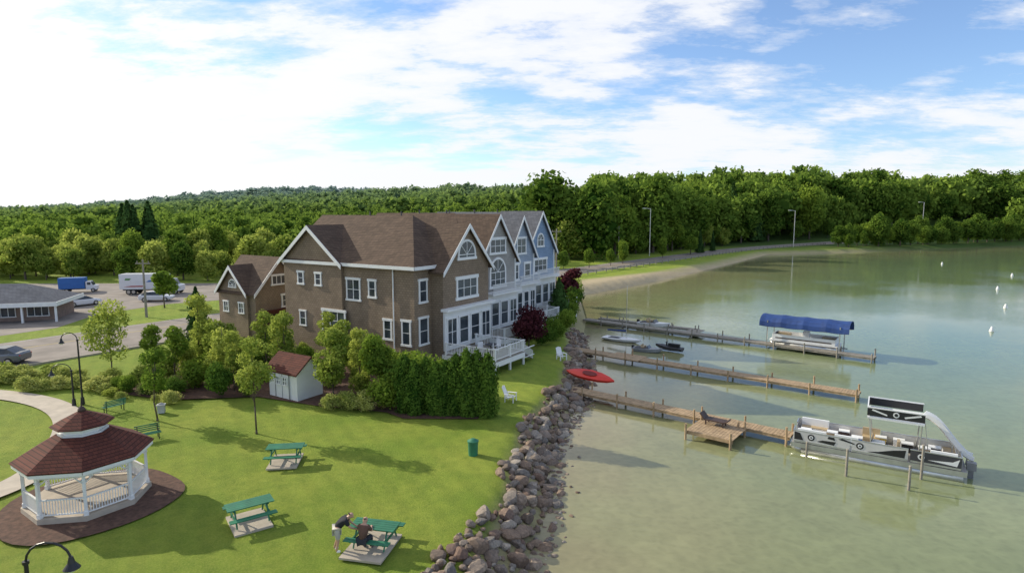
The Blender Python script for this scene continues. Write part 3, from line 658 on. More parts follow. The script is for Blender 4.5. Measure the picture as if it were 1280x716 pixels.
# shed
sh_=empty('garden_shed',(-14.8,40.9,0),ANG,'small white garden shed with red shingle roof and double door','shed')
MB().box((1.1,1.5,1.0),(2.2,3.0,2.1)).prism([(0.02,-.02,2.0),(2.18,-.02,2.0),(1.1,-.02,2.85)],(0,3.04,0)).obj('wall',sh_,[WHITE])
rb=MB()
for s_ in (-1,1):
    xe=-.25 if s_<0 else 2.45; rb.prism([(xe,-.25,1.83),(1.1,-.25,2.88),(1.1,-.25,3.0),(xe,-.25,1.95)],(0,3.5,0))
rb.obj('roof',sh_,[ROOFR])
dr=MB().box((-.03,1.5,.95),(.06,1.4,1.8)).obj('door',sh_,[WHITE]); MB().box((-.07,1.5,.95),(.03,.03,1.8)).box((-.075,1.5,1.86),(.04,1.6,.08)).box((-.075,.78,.95),(.04,.06,1.74)).box((-.075,2.22,.95),(.04,.06,1.74)).obj('door_frame',dr,[simple('grey_trim',(.3,.3,.3))])
window(sh_,(-.06,1.15,1.3),YN,-XN,.4,.55,2,2,tw=.04,name='window'); window(sh_,(-.06,1.85,1.3),YN,-XN,.4,.55,2,2,tw=.04,name='window')
# low shop building
sp=empty('shop_building',(-55.6,73,0),R(17),'low flat shop with grey shingle hip roof and white fascia','shop')
MB().box((-17,3.4,1.1),(34,6.2,2.4)).obj('wall',sp,[simple('tan_stucco',(.28,.2,.16),.9)])
MB().add([(1.0,-1.6,2.3),(1.0,7.0,2.3),(-36,7.0,2.3),(-36,-1.6,2.3),(-3.6,2.7,4.3),(-36,2.7,4.3)],[(0,1,2,3),(0,1,4),(1,2,5,4),(0,3,5,4),(2,3,5)]).obj('roof',sp,[ROOFG])
MB().box((-17.4,-1.62,2.15),(37,.1,.5)).box((1.02,2.7,2.15),(.1,8.6,.5)).obj('fascia',sp,[WHITE])
for i in range(7):
    MB().box((.8-3.4*i,-1.35,1.0),(.2,.2,2.0)).obj('column',sp,[WHITE]); window(sp,(-1.6-3.4*i,.3,1.25),XN,-YN,2.2,1.4,3,1,tw=.08)
# ------------------------------------------------------------------ gazebo
gz=empty('gazebo',(-19.3,26.5,0),R(10),'white octagonal gazebo with two-tier reddish-brown shingle roof','gazebo')
def octo(r_,z,n=8): return [Vector((math.cos(2*math.pi*(i+.5)/n)*r_,math.sin(2*math.pi*(i+.5)/n)*r_,z)) for i in range(n)]
MB().prism(octo(3.0,0.0),(0,0,.28)).obj('floor',gz,[CONC])
MB().loft([octo(3.25,2.5),octo(3.3,2.58),octo(1.25,3.62),octo(1.2,3.5)]).obj('roof',gz,[ROOFR])
fas=MB(); P8=octo(3.2,2.42)
for i in range(8):
    a,b_=P8[i],P8[(i+1)%8]; d=b_-a; fas.box((a+b_)/2,(d.length*.985,.05,.17),0,math.atan2(d.y,d.x))
P8i=octo(2.82,2.28)
for i in range(8):
    a,b_=P8i[i],P8i[(i+1)%8]; d=b_-a; fas.box((a+b_)/2,(d.length*.96,.1,.26),0,math.atan2(d.y,d.x))
fas.obj('fascia',gz,[WHITE])
cp=MB(); cp.prism(octo(1.18,3.55),(0,0,.14)).prism(octo(1.05,3.69),(0,0,.22)).prism(octo(1.2,3.91),(0,0,.09)).obj('cupola',gz,[WHITE])
MB().loft([octo(1.45,3.98),octo(1.5,4.04),octo(.2,4.62),octo(.1,4.6)]).obj('cupola_roof',gz,[ROOFR])
MB().cyl((0,0,4.55),(0,0,4.7),.17,.2).cyl((0,0,4.7),(0,0,4.85),.2,.1).cyl((0,0,4.85),(0,0,5.0),.05,.02).obj('finial',gz,[DBROWN])
PO=octo(2.8,.28)
for i in range(8):
    p=PO[i]; a=2*math.pi*(i+.5)/8
    MB().box(p+UP*.98,(.15,.15,1.96),0,a).box(p+UP*.1,(.22,.22,.2),0,a).box(p+UP*1.7,(.21,.21,.06),0,a).obj('post',gz,[WHITE])
    q=PO[(i+1)%8]
    br=MB(); d=(q-p).normalized()
    for s0,s1 in ((p,d),(q,-d)): br.cyl(s0+UP*1.55+s1*.05,s0+UP*1.9+s1*.5,.035,n=5)
    br.obj('bracket',gz,[WHITE])
    if i!=3: railing(gz,p+d*.08,q-d*.08,.85,sp=.13)
gz.scale=(.82,.82,.9)
# ------------------------------------------------------------------ picnic tables etc
def picnic(loc,rz,label):
    e=empty('picnic_table',loc,rz,label,'picnic table','green picnic tables on the lawn')
    t=MB()
    for i in range(5): t.box((0,-.32+.16*i,.75),(1.85,.145,.04))
    t.obj('table_top',e,[GREENP])
    for s_ in (-1,1):
        bn=MB()
        for k in (0,1): bn.box((0,s_*(.68+.15*k),.45),(1.85,.135,.04))
        bn.obj('bench',e,[GREENP])
        lg=MB(); x=s_*.68
        lg.box((x,0,.7),(.05,.7,.08)); lg.box((x,0,.39),(.05,1.6,.08))
        for q in (-1,1):
            lg.cyl((x+.05*s_*-1,q*.25,.72),(x-.05*s_,q*.62,.03),.035,n=6)
        lg.obj('leg',e,[GREENP])
    return e
def pad(x,y,w_,d_,rz):
    struct(MB().box((0,0,.02),(w_,d_,.08)).obj('concrete_pavement',None,[CONC],(x,y,0),rz))
picnic((-11.9,30.8,.06),R(8),'green picnic table on a small concrete pad'); pad(-11.9,30.7,1.5,1.9,R(8))
picnic((-11.1,24.5,.06),R(35),'green picnic table turned at an angle on its pad'); pad(-11.1,24.4,1.5,1.9,R(35))
picnic((-5.4,22.7,.06),R(-12),'green picnic table where two people gather'); pad(-5.5,22.5,1.7,2.1,R(-12))
def bench(loc,rz,label,sc=.85):
    e=empty('park_bench',loc,rz,label,'bench','green park benches'); e.scale=(sc,sc,sc)
    s=MB(); 
    for i in range(4): s.box((0,-.2+.13*i,.45),(1.5,.11,.035))
    s.obj('seat',e,[GREENP]); b_=MB()
    for i in range(4): b_.box((0,.3+.03*i,.58+.12*i),(1.5,.03,.07))
    b_.obj('backrest',e,[GREENP])
    for x in (-.6,.6): MB().box((x,-.2,.22),(.05,.05,.44)).box((x,.27,.5),(.05,.05,1.0)).box((x,0,.62),(.05,.5,.05)).obj('leg',e,[BLACK])
bench((-26.2,38.9,0),R(235),'green slatted park bench beside the path'); bench((-20.9,33.8,0),R(40),'green slatted park bench behind the gazebo')
tr=empty('litter_bin',(-2.1,31.6,0),0,'round dark green litter bin on the lawn','trash can')
MB().cyl((0,0,0),(0,0,.75),.25,.28,16).obj('body',tr,[GREENP],smooth=False); MB().cyl((0,0,.75),(0,0,.81),.31,.31,16).cyl((0,0,.81),(0,0,.92),.29,.1,16).obj('lid',tr,[GREENP])
bx=MB().box((0,0,.25),(.4,.35,.5)).box((0,0,.53),(.5,.45,.06)).prism([(-.25,-.05,.56),(.25,-.05,.56),(0,-.05,.68)],(0,.1,0)).obj('utility_box',None,[simple('pale_grey',(.5,.5,.48))],(-22.9,38.6,0),.3); tag(bx,'small pale grey utility box on the lawn','utility box')
def lamp(loc,rz,h,label,two=False):
    e=empty('street_lamp',loc,rz,label,'street lamp','black gooseneck street lamps')
    MB().cyl((0,0,0),(0,0,.5),.14,.1,12).cyl((0,0,.5),(0,0,h-.5),.06,.05,10).cyl((0,0,h-.5),(0,0,h-.42),.08,.08,10).obj('pole',e,[BLACK])
    for s_ in ((-1,1) if two else (-1,)):
        pts=[Vector((s_*(.55-.55*math.cos(t)),0,h-.45+.5*math.sin(t))) for t in [i*math.pi/8*.95 for i in range(9)]]
        MB().tube(pts,[.03]*9,8).obj('arm',e,[BLACK]); q=pts[-1]
        s2=MB().cyl(q+Vector((0,0,.02)),q-UP*.15,.05,.09,12).cyl(q-UP*.15,q-UP*.3,.09,.2,16).obj('lamp_shade',e,[BLACK])
        MB().cyl(q-UP*.302,q-UP*.38,.13,.08,12).obj('bulb',s2,[LAMPG])
lamp((-29.3,40.4,0),R(0),4.9,'black gooseneck street lamp beside the curved path')
lamp((-29.6,40.0,0),R(25),2.9,'short black gooseneck lamp beside the path')
lamp((-12.4,14.6,0),R(185),4.6,'black gooseneck lamp at the edge of the lawn')
def pole(loc,h,label,light=False):
    e=empty('utility_pole' if not light else 'light_pole',loc,0,label,'pole')
    MB().cyl((0,0,0),(0,0,h),.16,.1,8).obj('pole',e,[METAL if light else WOODG])
    if light: MB().cyl((0,0,h-.1),(-1.6,0,h+.1),.07,.05,6).box((-1.9,0,h+.08),(1.0,.35,.2)).obj('lamp',e,[LAMPG])
    else: MB().box((0,0,h-.5),(1.8,.12,.12)).cyl((-.7,0,h-.44),(-.7,0,h-.2),.06).cyl((.7,0,h-.44),(.7,0,h-.2),.06).obj('crossarm',e,[WOODG])
pole((-45.5,75,0),7.2,'wooden utility pole beside the parking lot'); pole((105,228,g1(105,228)),13.5,'tall lamp post beside the lakeside road',True)
pole((41,182,0),14,'tall lamp post above the meadow',True); pole((30,172,0),9,'wooden utility pole at the wood edge'); pole((8,110,0),10,'wooden utility pole next to the row of houses'); pole((178,266,g1(178,266)),17,'tall lamp post at the wood edge',True)
# guard fence
gf=MB(); gp=chaikin([(p[0],p[1]) for p in ROAD[5:9]],3); L_=[]
for i,a in enumerate(gp):
    d=(gp[min(i+1,len(gp)-1)]-gp[max(i-1,0)]).normalized(); q=a+Vector((d.y,-d.x))*6; L_.append(Vector((q.x,q.y,0)))
fe=empty('guard_fence',L_[0],0,'low brown timber guard fence along the lakeside road','fence'); o0=L_[0]
for a,b_ in zip(L_[:-1],L_[1:]):
    d=b_-a; gf.box((a+b_)/2-o0+UP*.6,(d.length,.08,.22),0,math.atan2(d.y,d.x))
gf.obj('rail',fe,[WOODG]); pm=MB()
for a,b_ in zip(L_[:-1],L_[1:]):
    n=max(1,int((b_-a).length/2.5))
    for i in range(n): pm.box(a.lerp(b_,i/n)-o0+UP*.4,(.2,.2,.9))
fp=pm.obj('fence_post',fe,[WOODG]); fp['kind']='stuff'
# ------------------------------------------------------------------ docks
WZ=-1.2
def dock(p0,p1,w_,label,mat_,zt=-.62,hp=.55):
    p0=Vector((*p0,zt));p1=Vector((*p1,zt)); d=p1-p0;L=d.length;a=math.atan2(d.y,d.x)
    e=empty('dock',p0,a,label,'dock','wooden docks')
    pk=MB(); n=int(L/.2)
    for i in range(n): pk.box((L*(i+.5)/n,random.uniform(-.015,.015),-.03+random.uniform(-.004,.004)),(L/n-.02,w_,.04))
    pk.obj('decking',e,[mat_]); MB().box((L/2,w_/2-.06,-.13),(L,.07,.16)).box((L/2,-w_/2+.06,-.13),(L,.07,.16)).obj('stringer',e,[mat_])
    k=int(L/2.9)
    for i in range(1,k+1):
        for s_ in (-1,1): 
            hh=hp*random.uniform(.6,1.2); x=L*i/k-.15; MB().cyl((x,s_*(w_/2+.08),-2.2),(x+random.uniform(-.04,.04),s_*(w_/2+.08)+random.uniform(-.03,.03),hh),.075,.07,8).obj('post',e,[mat_])
    return e
dA=dock((3.6,47.1),(17.3,36.3),1.25,'wooden dock with a square sitting platform',WOOD)
dB=dock((3.6,62.3),(26.4,45.0),1.35,'long weathered wooden dock reaching into the lake',WOOD)
dC=dock((9.5,78),(34.6,56.9),1.3,'long grey dock serving the covered boat lift',WOODG,zt=-.7,hp=.6)
PX=13.4; dA_l=MB(); 
for i in range(15): dA_l.box((PX-1.5+.2*i+.1,-2.0,-.03),(.18,2.6,.04))
dA_l.obj('platform',dA,[WOOD]); MB().box((PX,-.72,-.13),(3,.06,.2)).box((PX,-3.28,-.13),(3,.06,.2)).obj('stringer',dA,[WOOD])
for x in (PX-1.4,PX+1.4):
    for y in (-3.4,-.75): MB().cyl((x,y,-2.2),(x,y,.45),.08,n=8).obj('post',dA,[WOOD])
MB().box((14.2,.95,-.03),(1.6,3.2,.04)).obj('platform',dC,[WOODG])
MB().box((9.2,.0,-.0),(3.2,2.2,.05)).obj('platform',dB,[WOOD])
dock((11.5,79),(22,71),.9,'short grey dock among the moored boats',WOODG,zt=-.75,hp=.5)
dirD=(Vector((17.3,36.3))-Vector((3.6,47.1))).normalized(); aD=math.atan2(dirD.y,dirD.x); nD=Vector((dirD.y,-dirD.x))
cpos=Vector((3.6,47.1))+dirD*(PX-.3)+nD*1.2
lc=empty('lounge_chair',(cpos.x,cpos.y,-.62),aD,'dark brown wooden lounge bench on the dock platform','lounge chair')
MB().box((0,0,.32),(1.3,.7,.08)).obj('seat',lc,[DBROWN]); MB().box((-.78,0,.5),(.5,.7,.07),0,0,Matrix.Rotation(R(50),3,'Y')).obj('backrest',lc,[DBROWN]); MB().box((.75,0,.38),(.3,.7,.07),0,0,Matrix.Rotation(R(-35),3,'Y')).obj('footrest',lc,[DBROWN])
for x in (-.55,.55):
    for y in (-.28,.28): MB().box((x,y,.14),(.07,.07,.28)).obj('leg',lc,[DBROWN])
def adir(loc,rz,label):
    e=empty('adirondack_chair',loc,rz,label,'chair','white garden chairs by the lake')
    s=MB()
    for i in range(5): s.box((.25-.12*i,0,.36-.025*i),(.1,.52,.03))
    s.obj('seat',e,[WHITE]); b_=MB()
    for i in range(5): b_.box((-.42,-.22+.11*i,.68),(.03,.095,.85-.06*abs(i-2)),0,0,Matrix.Rotation(R(-22),3,'Y'))
    b_.obj('backrest',e,[WHITE])
    for y in (-.32,.32): MB().box((0,y,.56),(.7,.13,.03)).obj('armrest',e,[WHITE]); MB().box((.3,y,.27),(.05,.09,.54)).box((-.3,y,.25),(.05,.08,.5)).obj('leg',e,[WHITE])
adir((-.1,41.0,g1(-.1,41.0)),R(-20),'white wooden garden chair on the lakeside grass'); adir((4.4,53.,g1(4.4,53.)),R(-60),'white wooden garden chair on the lakeside grass')
for x,y,a in [(4.1,66.5,-30),(4.7,68.5,-20),(5.6,74.5,-40)]: adir((x,y,g1(x,y)),R(a),'white wooden garden chair near the shore of the row houses')
# ------------------------------------------------------------------ boats
def hull_secs(st):
    out=[]
    for x,w_,k,t in st: out.append([Vector((x,-w_,t)),Vector((x,-w_*.82,k+(t-k)*.4)),Vector((x,0,k)),Vector((x,w_*.82,k+(t-k)*.4)),Vector((x,w_,t)),Vector((x,0,t+.03))])
    return out
ky=empty('kayak',(6.3,47.9,-.35),R(-30),'red kayak pulled up on the shore rocks','kayak'); ky.rotation_euler=(R(22),R(4),R(-32)); ky.scale=(1.05,1.25,1.3)
MB().loft(hull_secs([(-2.0,.03,.2,.3),(-1.5,.24,.04,.34),(-.8,.4,0,.38),(0,.45,0,.4),(.8,.4,0,.38),(1.5,.24,.04,.34),(2.0,.03,.2,.3)])).obj('hull',ky,[RED],smooth=False)
MB().prism([Vector((math.cos(t)*.6,math.sin(t)*.22,.41)) for t in [i*math.pi/8 for i in range(16)]],(0,0,.05)).obj('cockpit',ky,[simple('dark_red_seat',(.2,.02,.015))])
BA=math.atan2(-4.3,7.0)
pb=empty('pontoon_boat',(21.0,34.0,WZ),BA,'white party pontoon boat with black graphics, upper deck and slide','pontoon boat')
for y in (-.95,0,.95):
    MB().cyl((-3.7,y,.12),(4.1,y,.12),.34,.34,16).cyl((-4.35,y,.28),(-3.7,y,.12),.06,.34,16).obj('pontoon',pb,[METAL],smooth=True)
MB().box((0,0,.52),(8.5,2.55,.12)).obj('deck',pb,[simple('boat_deck_grey',(.35,.33,.3))])
MB().box((0,-1.29,.46),(8.5,.03,.28)).box((0,1.29,.46),(8.5,.03,.28)).box((-4.27,0,.46),(.03,2.6,.28)).obj('deck_edge',pb,[METAL])
PANEL=simple('boat_panel_cream',(.66,.64,.6),.4,var=.1)
def panel(x0,x1,y0,y1,h=.68,m_=PANEL):
    d=Vector((x1-x0,y1-y0,0)); a=math.atan2(d.y,d.x); mid=Vector(((x0+x1)/2,(y0+y1)/2,0)); mb=MB().box(mid+UP*(.62+h/2),(d.length,.035,h),0,a).box(mid+UP*(.64+h),(d.length+.02,.055,.05),1,a).box(mid+UP*.68,(d.length-.04,.05,.1),1,a)
    return mb.obj('fence_panel',pb,[m_,METAL])
panel(-4.15,-1.2,-1.22,-1.22); panel(-1.1,1.6,-1.22,-1.22); panel(1.7,4.0,-1.22,-1.22,m_=DGREY); panel(-4.15,-.6,1.22,1.22); panel(.3,4.0,1.22,1.22); panel(-4.15,-4.15,-1.2,-.4); panel(-4.15,-4.15,.4,1.2); panel(4.0,4.0,-1.2,.3)
def ring(x,z,r_,y,m_,n=18,th=.006):
    MB().prism([Vector((x+math.cos(2*math.pi*i/n)*r_,y,z+math.sin(2*math.pi*i/n)*r_)) for i in range(n)],(0,-th,0)).obj('graphic_disc',pb,[m_])
def gbar(pts,y,m_): MB().prism([Vector((a,y,b_)) for a,b_ in pts],(0,-.006,0)).obj('graphic_swoosh',pb,[m_])
for x in (-3.2,-.7): ring(x,1.02,.19,-1.243,BLACK); ring(x,1.02,.11,-1.2495,WHITE); ring(x,1.02,.05,-1.256,BLACK)
gbar([(-2.9,.85),(-2.0,.78),(-1.9,1.0),(-2.6,.97)],-1.243,BLACK); gbar([(-1.8,1.2),(-1.0,1.05),(-.95,1.1),(-1.6,1.28)],-1.243,BLACK); gbar([(-.35,.78),(1.45,.76),(1.5,1.22),(.9,1.1),(.2,.88)],-1.243,BLACK); gbar([(-4.1,.78),(-3.6,.78),(-3.8,1.2),(-4.1,1.25)],-1.243,BLACK); gbar([(-2.35,1.12),(-1.95,1.08),(-2.0,1.24),(-2.3,1.26)],-1.243,BLACK)
ring(2.2,1.0,.16,-1.243,WHITE); ring(2.2,1.0,.09,-1.2495,BLACK); gbar([(2.5,.9),(3.8,.8),(3.9,1.2),(3.6,1.0)],-1.243,WHITE)
def seat(x,y,lx,ly,back,m_=WHITE):
    s=MB().box((x,y,.78),(lx,ly,.36)).box((x,y,.98),(lx*.96,ly*.96,.08),1)
    bx_,by_=back
    s.box((x+bx_*lx/2,y+by_*ly/2,1.2),(.14 if bx_ else lx,.14 if by_ else ly,.5),0); s.obj('seat',pb,[m_,TAN])
seat(-3.2,-.9,1.5,.5,(0,-1)); seat(-3.2,.9,1.5,.5,(0,1)); seat(-1.4,-.9,1.2,.5,(0,-1)); seat(-.2,.85,.9,.55,(0,1),TAN); seat(3.2,-.85,1.2,.55,(0,-1)); seat(3.6,.7,.6,1.0,(1,0)); seat(.9,-.4,.5,.5,(1,0),TAN)
MB().box((.15,-.85,.98),(.7,.6,.72)).prism([(-.2,-1.12,1.34),(-.2,-.58,1.34),(-.1,-.58,1.62),(-.1,-1.12,1.62)],(.03,0,0),1).obj('console',pb,[WHITE,GLASS])
sw=MB(); pts=[Vector((.56+.03*math.sin(t),-.85+math.cos(t)*.17,1.25+math.sin(t)*.17)) for t in [i*math.pi/6 for i in range(13)]]; sw.tube(pts,[.015]*13,6).obj('steering_wheel',pb,[BLACK])
for x,y,m_ in [(-2.2,.3,TAN),(1.6,.5,BLACK),(-.9,.1,BLUEP),(2.4,.2,TAN),(-3.6,0,BLACK),(.3,.9,YLINE),(1.2,.9,WHITE),(2.9,.6,BLACK),(-1.6,.9,DBROWN)]:
    MB().box((x,y,.82),(.55,.42,.5)).box((x,y,1.09),(.58,.45,.06),1).obj('storage_box',pb,[m_,WHITE])
MB().box((.9,0,2.75),(2.7,2.3,.1)).obj('upper_deck',pb,[WHITE])
for x in (-.35,2.15):
    for y in (-1.08,1.08): MB().cyl((x+(.25 if x<0 else -.1),y,.6),(x,y,2.72),.035,n=8).obj('support_post',pb,[METAL])
ur=MB()
for y in (-1.14,1.14): ur.box((.9,y,3.08),(2.7,.04,.44),0).box((.9,y,3.33),(2.75,.06,.06),1)
ur.box((-.44,0,3.08),(.04,2.2,.44),0).box((-.44,0,3.33),(.06,2.3,.06),1); ur.obj('upper_railing',pb,[BLACK,WHITE])
gbar([(-.25,3.18),(.5,2.96),(.5,3.04),(-.2,3.26)],-1.1615,WHITE); gbar([(1.35,2.96),(2.1,3.18),(2.05,3.26),(1.3,3.04)],-1.1615,WHITE)
ring(.92,3.09,.15,-1.1615,WHITE); ring(.92,3.09,.09,-1.168,BLACK)
sl=[]; 
for i in range(15):
    t=i/14; x=2.25+2.35*t; z=2.9-2.05*(t**1.1)+.16*math.sin(t*math.pi*2); 
    if t>.85: z=max(z,.9)
    cy=.35-.15*t
    c_=Vector((x,cy,z)); nrm=Vector((.6,0,.8)) if t<.85 else Vector((.1,0,1))
    sec=[]
    for a_,r_ in [(-1,.22),(-1,.0),(-.6,-.09),(0,-.12),(.6,-.09),(1,0),(1,.22),(.86,.22),(.82,.04),(.5,-.03),(0,-.06),(-.5,-.03),(-.82,.04),(-.86,.22)]:
        sec.append(c_+Vector((0,a_*.34,0))+nrm*r_)
    sl.append(sec)
MB().loft(sl).obj('slide',pb,[WHITE])
MB().cyl((4.3,.2,.5),(4.35,.2,.95),.04).obj('slide_support',pb,[METAL]); MB().cyl((3.7,-.1,.6),(3.6,-.1,1.6),.04).obj('slide_support',pb,[METAL])
MB().box((4.5,-.35,.68),(.42,.36,.42)).box((4.5,-.35,.2),(.22,.15,.6)).obj('outboard_motor',pb,[simple('motor_grey',(.25,.25,.26),.4)])
ld=MB()
for s_ in (-.2,.2): ld.cyl((2.6,s_-.6,.6),(2.3,s_-.6,2.75),.02,n=6)
for i in range(6): ld.cyl((2.6-.3*(i+1)/7,-.8,.6+2.15*(i+1)/7),(2.6-.3*(i+1)/7,-.4,.6+2.15*(i+1)/7),.018,n=6)
ld.obj('ladder',pb,[METAL])
def piling(x,y,h,label='weathered wooden mooring post standing in the water'):
    o=MB().cyl((0,0,-1.2),(0,0,h),.07,.065,10).cyl((0,0,h),(0,0,h+.04),.09,.05,10).obj('mooring_post',None,[WOODG],(x,y,WZ)); tag(o,label,'post','mooring posts')
piling(18.1,31.6,1.5);piling(20.4,29.9,1.3);piling(21.9,31.2,1.9);piling(17.2,34.2,.9)
CA=math.atan2(-.60,.80)
bl=empty('boat_lift',(30.4,62.2,WZ),CA,'boat lift with blue canvas canopy beside the dock','boat lift')
sec=[(-1.6,-.55),(-1.5,-.1),(-1.15,.25),(-.6,.42),(0,.47),(.6,.42),(1.15,.25),(1.5,-.1),(1.6,-.55)]
ss=[]
for i in range(17):
    x=-4.2+8.4*i/16; dz=-.07*abs(math.sin(i*math.pi/4)); kx=1+(-.03 if i%4 else 0)
    ss.append([Vector((x,a*1.02*kx,2.95+b_+dz)) for a,b_ in sec]+[Vector((x,a*.98*kx,2.95+b_-.05+dz)) for a,b_ in reversed(sec)])
MB().loft(ss).obj('canopy',bl,[BLUEC],smooth=False)
for x in (-3.4,3.4):
    for y in (-1.45,1.45): MB().box((x,y,1.0),(.1,.1,3.9)).obj('post',bl,[METAL])
MB().box((0,-1.45,2.35),(8,.08,.08)).box((0,1.45,2.35),(8,.08,.08)).box((0,-1.45,.35),(7.5,.1,.12)).box((0,1.45,.35),(7.5,.1,.12)).box((-3.4,0,.2),(.1,3,.1)).box((3.4,0,.2),(.1,3,.1)).obj('frame',bl,[METAL])
def small_pontoon(loc,rz,label,L=6.5):
    e=empty('pontoon_boat',loc,rz,label,'pontoon boat')
    for y in (-.8,.8): MB().cyl((-L/2+.6,y,.15),(L/2,y,.15),.3,n=14).cyl((-L/2,y,.3),(-L/2+.6,y,.15),.05,.3,14).obj('pontoon',e,[METAL],smooth=True)
    MB().box((0,0,.52),(L,2.3,.12)).obj('deck',e,[WHITE]); f=MB()
    for y in (-1.1,1.1): f.box((0,y,.9),(L-.6,.04,.6))
    f.box((-L/2+.3,0,.9),(.04,2.2,.6)).box((L/2-.3,0,.9),(.04,2.2,.6)); f.obj('fence_panel',e,[WHITE]); 
    MB().box((0,-1.125,.82),(L-1.2,.006,.12)).obj('side_stripe',e,[DBROWN])
    for x in (-L/3,L/3): MB().box((x,.7,.85),(1.3,.5,.5)).box((x,-.7,.85),(1.3,.5,.5)).obj('seat',e,[TAN])
    MB().box((0,.6,1.05),(.6,.6,.9)).obj('console',e,[WHITE])
small_pontoon((30.4,62.2,WZ+.35),CA,'white pontoon boat raised under the blue canopy')
def runabout(loc,rz,L,label,hm=WHITE,name='motor_boat'):
    e=empty(name,loc,rz,label,'boat','boats moored between the docks')
    k=L/5
    MB().loft(hull_secs([(-2.5*k,.95*k,-.15,.55*k),(-1.2*k,1.0*k,-.2,.58*k),(.4*k,.98*k,-.2,.65*k),(1.5*k,.7*k,-.12,.72*k),(2.2*k,.32*k,.1,.8*k),(2.55*k,.04,.5*k,.84*k)])).obj('hull',e,[hm],smooth=False)
    MB().box((-.9*k,0,.62*k),(2.4*k,1.4*k,.1)).obj('cockpit',e,[DGREY]); 
    for y in (-.4,.4): MB().box((-.7*k,y*k,.82*k),(.5*k,.45*k,.3*k)).box((-1.0*k,y*k,1.02*k),(.12*k,.45*k,.4*k)).obj('seat',e,[TAN])
    MB().prism([(.35*k,-.75*k,.66*k),(.35*k,.75*k,.66*k),(.05*k,.6*k,1.1*k),(.05*k,-.6*k,1.1*k)],(.04,0,.02)).obj('windshield',e,[GLASS]); MB().box((-2.65*k,0,.55*k),(.35*k,.35*k,.7*k)).obj('outboard_motor',e,[BLACK])
    return e
GREYH=simple('grey_hull',(.3,.31,.32),.4)
runabout((13.9,61.3,WZ),CA+.1,3.0,'small grey-white rowing motor boat moored between the docks',GREYH); runabout((17.5,74.0,WZ+.2),CA,4.0,'white motor boat on a low boat lift')
sb=empty('sailboat',(12.2,66.5,WZ),CA,'small white sailboat with bare mast moored near shore','sailboat')
MB().loft(hull_secs([(-2.2,.7,0,.3),(-.8,.85,-.1,.3),(.6,.75,-.1,.34),(1.6,.4,.0,.38),(2.3,.03,.25,.42)])).obj('hull',sb,[WHITE]); MB().cyl((.5,0,.3),(.5,0,6.2),.04,.03).obj('mast',sb,[METAL]); MB().cyl((.5,0,1.1),(-1.9,0,1.0),.035).cyl((.45,0,1.2),(-1.8,0,1.1),.1,.07,mi=1).obj('boom',sb,[METAL,BLUEC]); MB().box((-.7,0,.32),(1.6,.9,.04)).obj('cockpit',sb,[DGREY])
js=empty('jet_ski',(16.2,61.6,WZ+.1),CA+math.pi,'white and dark personal watercraft beside the dock','jet ski')
MB().loft(hull_secs([(-1.4,.5,0,.35),(0,.55,-.05,.4),(.9,.4,0,.5),(1.5,.04,.3,.5)])).obj('hull',js,[DGREY]); MB().box((-.5,0,.6),(1.2,.35,.3)).obj('seat',js,[BLACK]); MB().cyl((.3,-.35,.85),(.3,.35,.85),.03).cyl((.3,0,.45),(.3,0,.85),.08).obj('handlebar',js,[BLACK])
bmesh_=MB().loft([[Vector((math.cos(a)*r_,math.sin(a)*r_,z)) for a in [i*math.pi/5 for i in range(10)]] for r_,z in [(.05,-.3),(.22,-.2),(.28,0),(.24,.2),(.14,.45),(.1,.6),(.04,.64)]]).mesh('buoy',[WHITE],True)
for x,y in [(118,167),(112,136),(73.6,90.),(89.8,112),(57.5,72)]:
    single('buoy',bmesh_,(x,y,WZ),.95,'white mooring buoy floating on the lake','buoy','white buoys on the lake')
# ------------------------------------------------------------------ vehicles
def wheel(e,x,y,r_,w_=.2):
    t=MB().cyl((x,y-w_/2,r_),(x,y+w_/2,r_),r_,n=18).obj('wheel',e,[RUBBER]); s_=1 if y>0 else -1
    MB().cyl((x,y+s_*(w_/2-.01),r_),(x,y+s_*(w_/2+.02),r_),r_*.6,n=14).obj('rim',t,[METAL])
def car(loc,rz,paint,label):
    e=empty('parked_car',loc,rz,label,'car','parked cars')
    def sec(x,w_,z0,z1): return [Vector((x,-w_*.92,z0)),Vector((x,-w_,z0+.15)),Vector((x,-w_,z1-.2)),Vector((x,-w_*.86,z1)),Vector((x,0,z1+.03)),Vector((x,w_*.86,z1)),Vector((x,w_,z1-.2)),Vector((x,w_,z0+.15)),Vector((x,w_*.92,z0))]
    MB().loft([sec(*s) for s in [(-2.3,.7,.4,.85),(-2.15,.84,.26,.98),(-1.4,.9,.22,1.02),(-.5,.91,.2,.98),(.7,.91,.2,.96),(1.5,.89,.22,.86),(2.1,.8,.26,.74),(2.28,.62,.4,.62)]]).obj('body',e,[paint],smooth=False)
    def cs(x,w0,w1,z0,z1): return [Vector((x,-w0,z0)),Vector((x,-w1,z1)),Vector((x,w1,z1)),Vector((x,w0,z0))]
    MB().loft([cs(-1.9,.78,.76,.96,.99),cs(-1.15,.82,.64,.96,1.38),(cs(-.3,.83,.66,.94,1.42)),cs(.35,.83,.64,.93,1.37),cs(1.2,.8,.76,.9,.93)]).obj('window',e,[GLASS])
    MB().loft([cs(-1.1,.66,.58,1.385,1.41),cs(-.3,.67,.6,1.425,1.46),cs(.3,.66,.58,1.38,1.41)]).obj('roof',e,[paint])
    for x in (-1.4,1.4):
        for y in (-.82,.82): wheel(e,x,y,.32)
    for y in (-.6,.6): MB().box((2.2,y,.62),(.1,.3,.12)).obj('headlight',e,[LAMPG]); MB().box((-2.25,y,.8),(.08,.3,.12)).obj('taillight',e,[REDP])
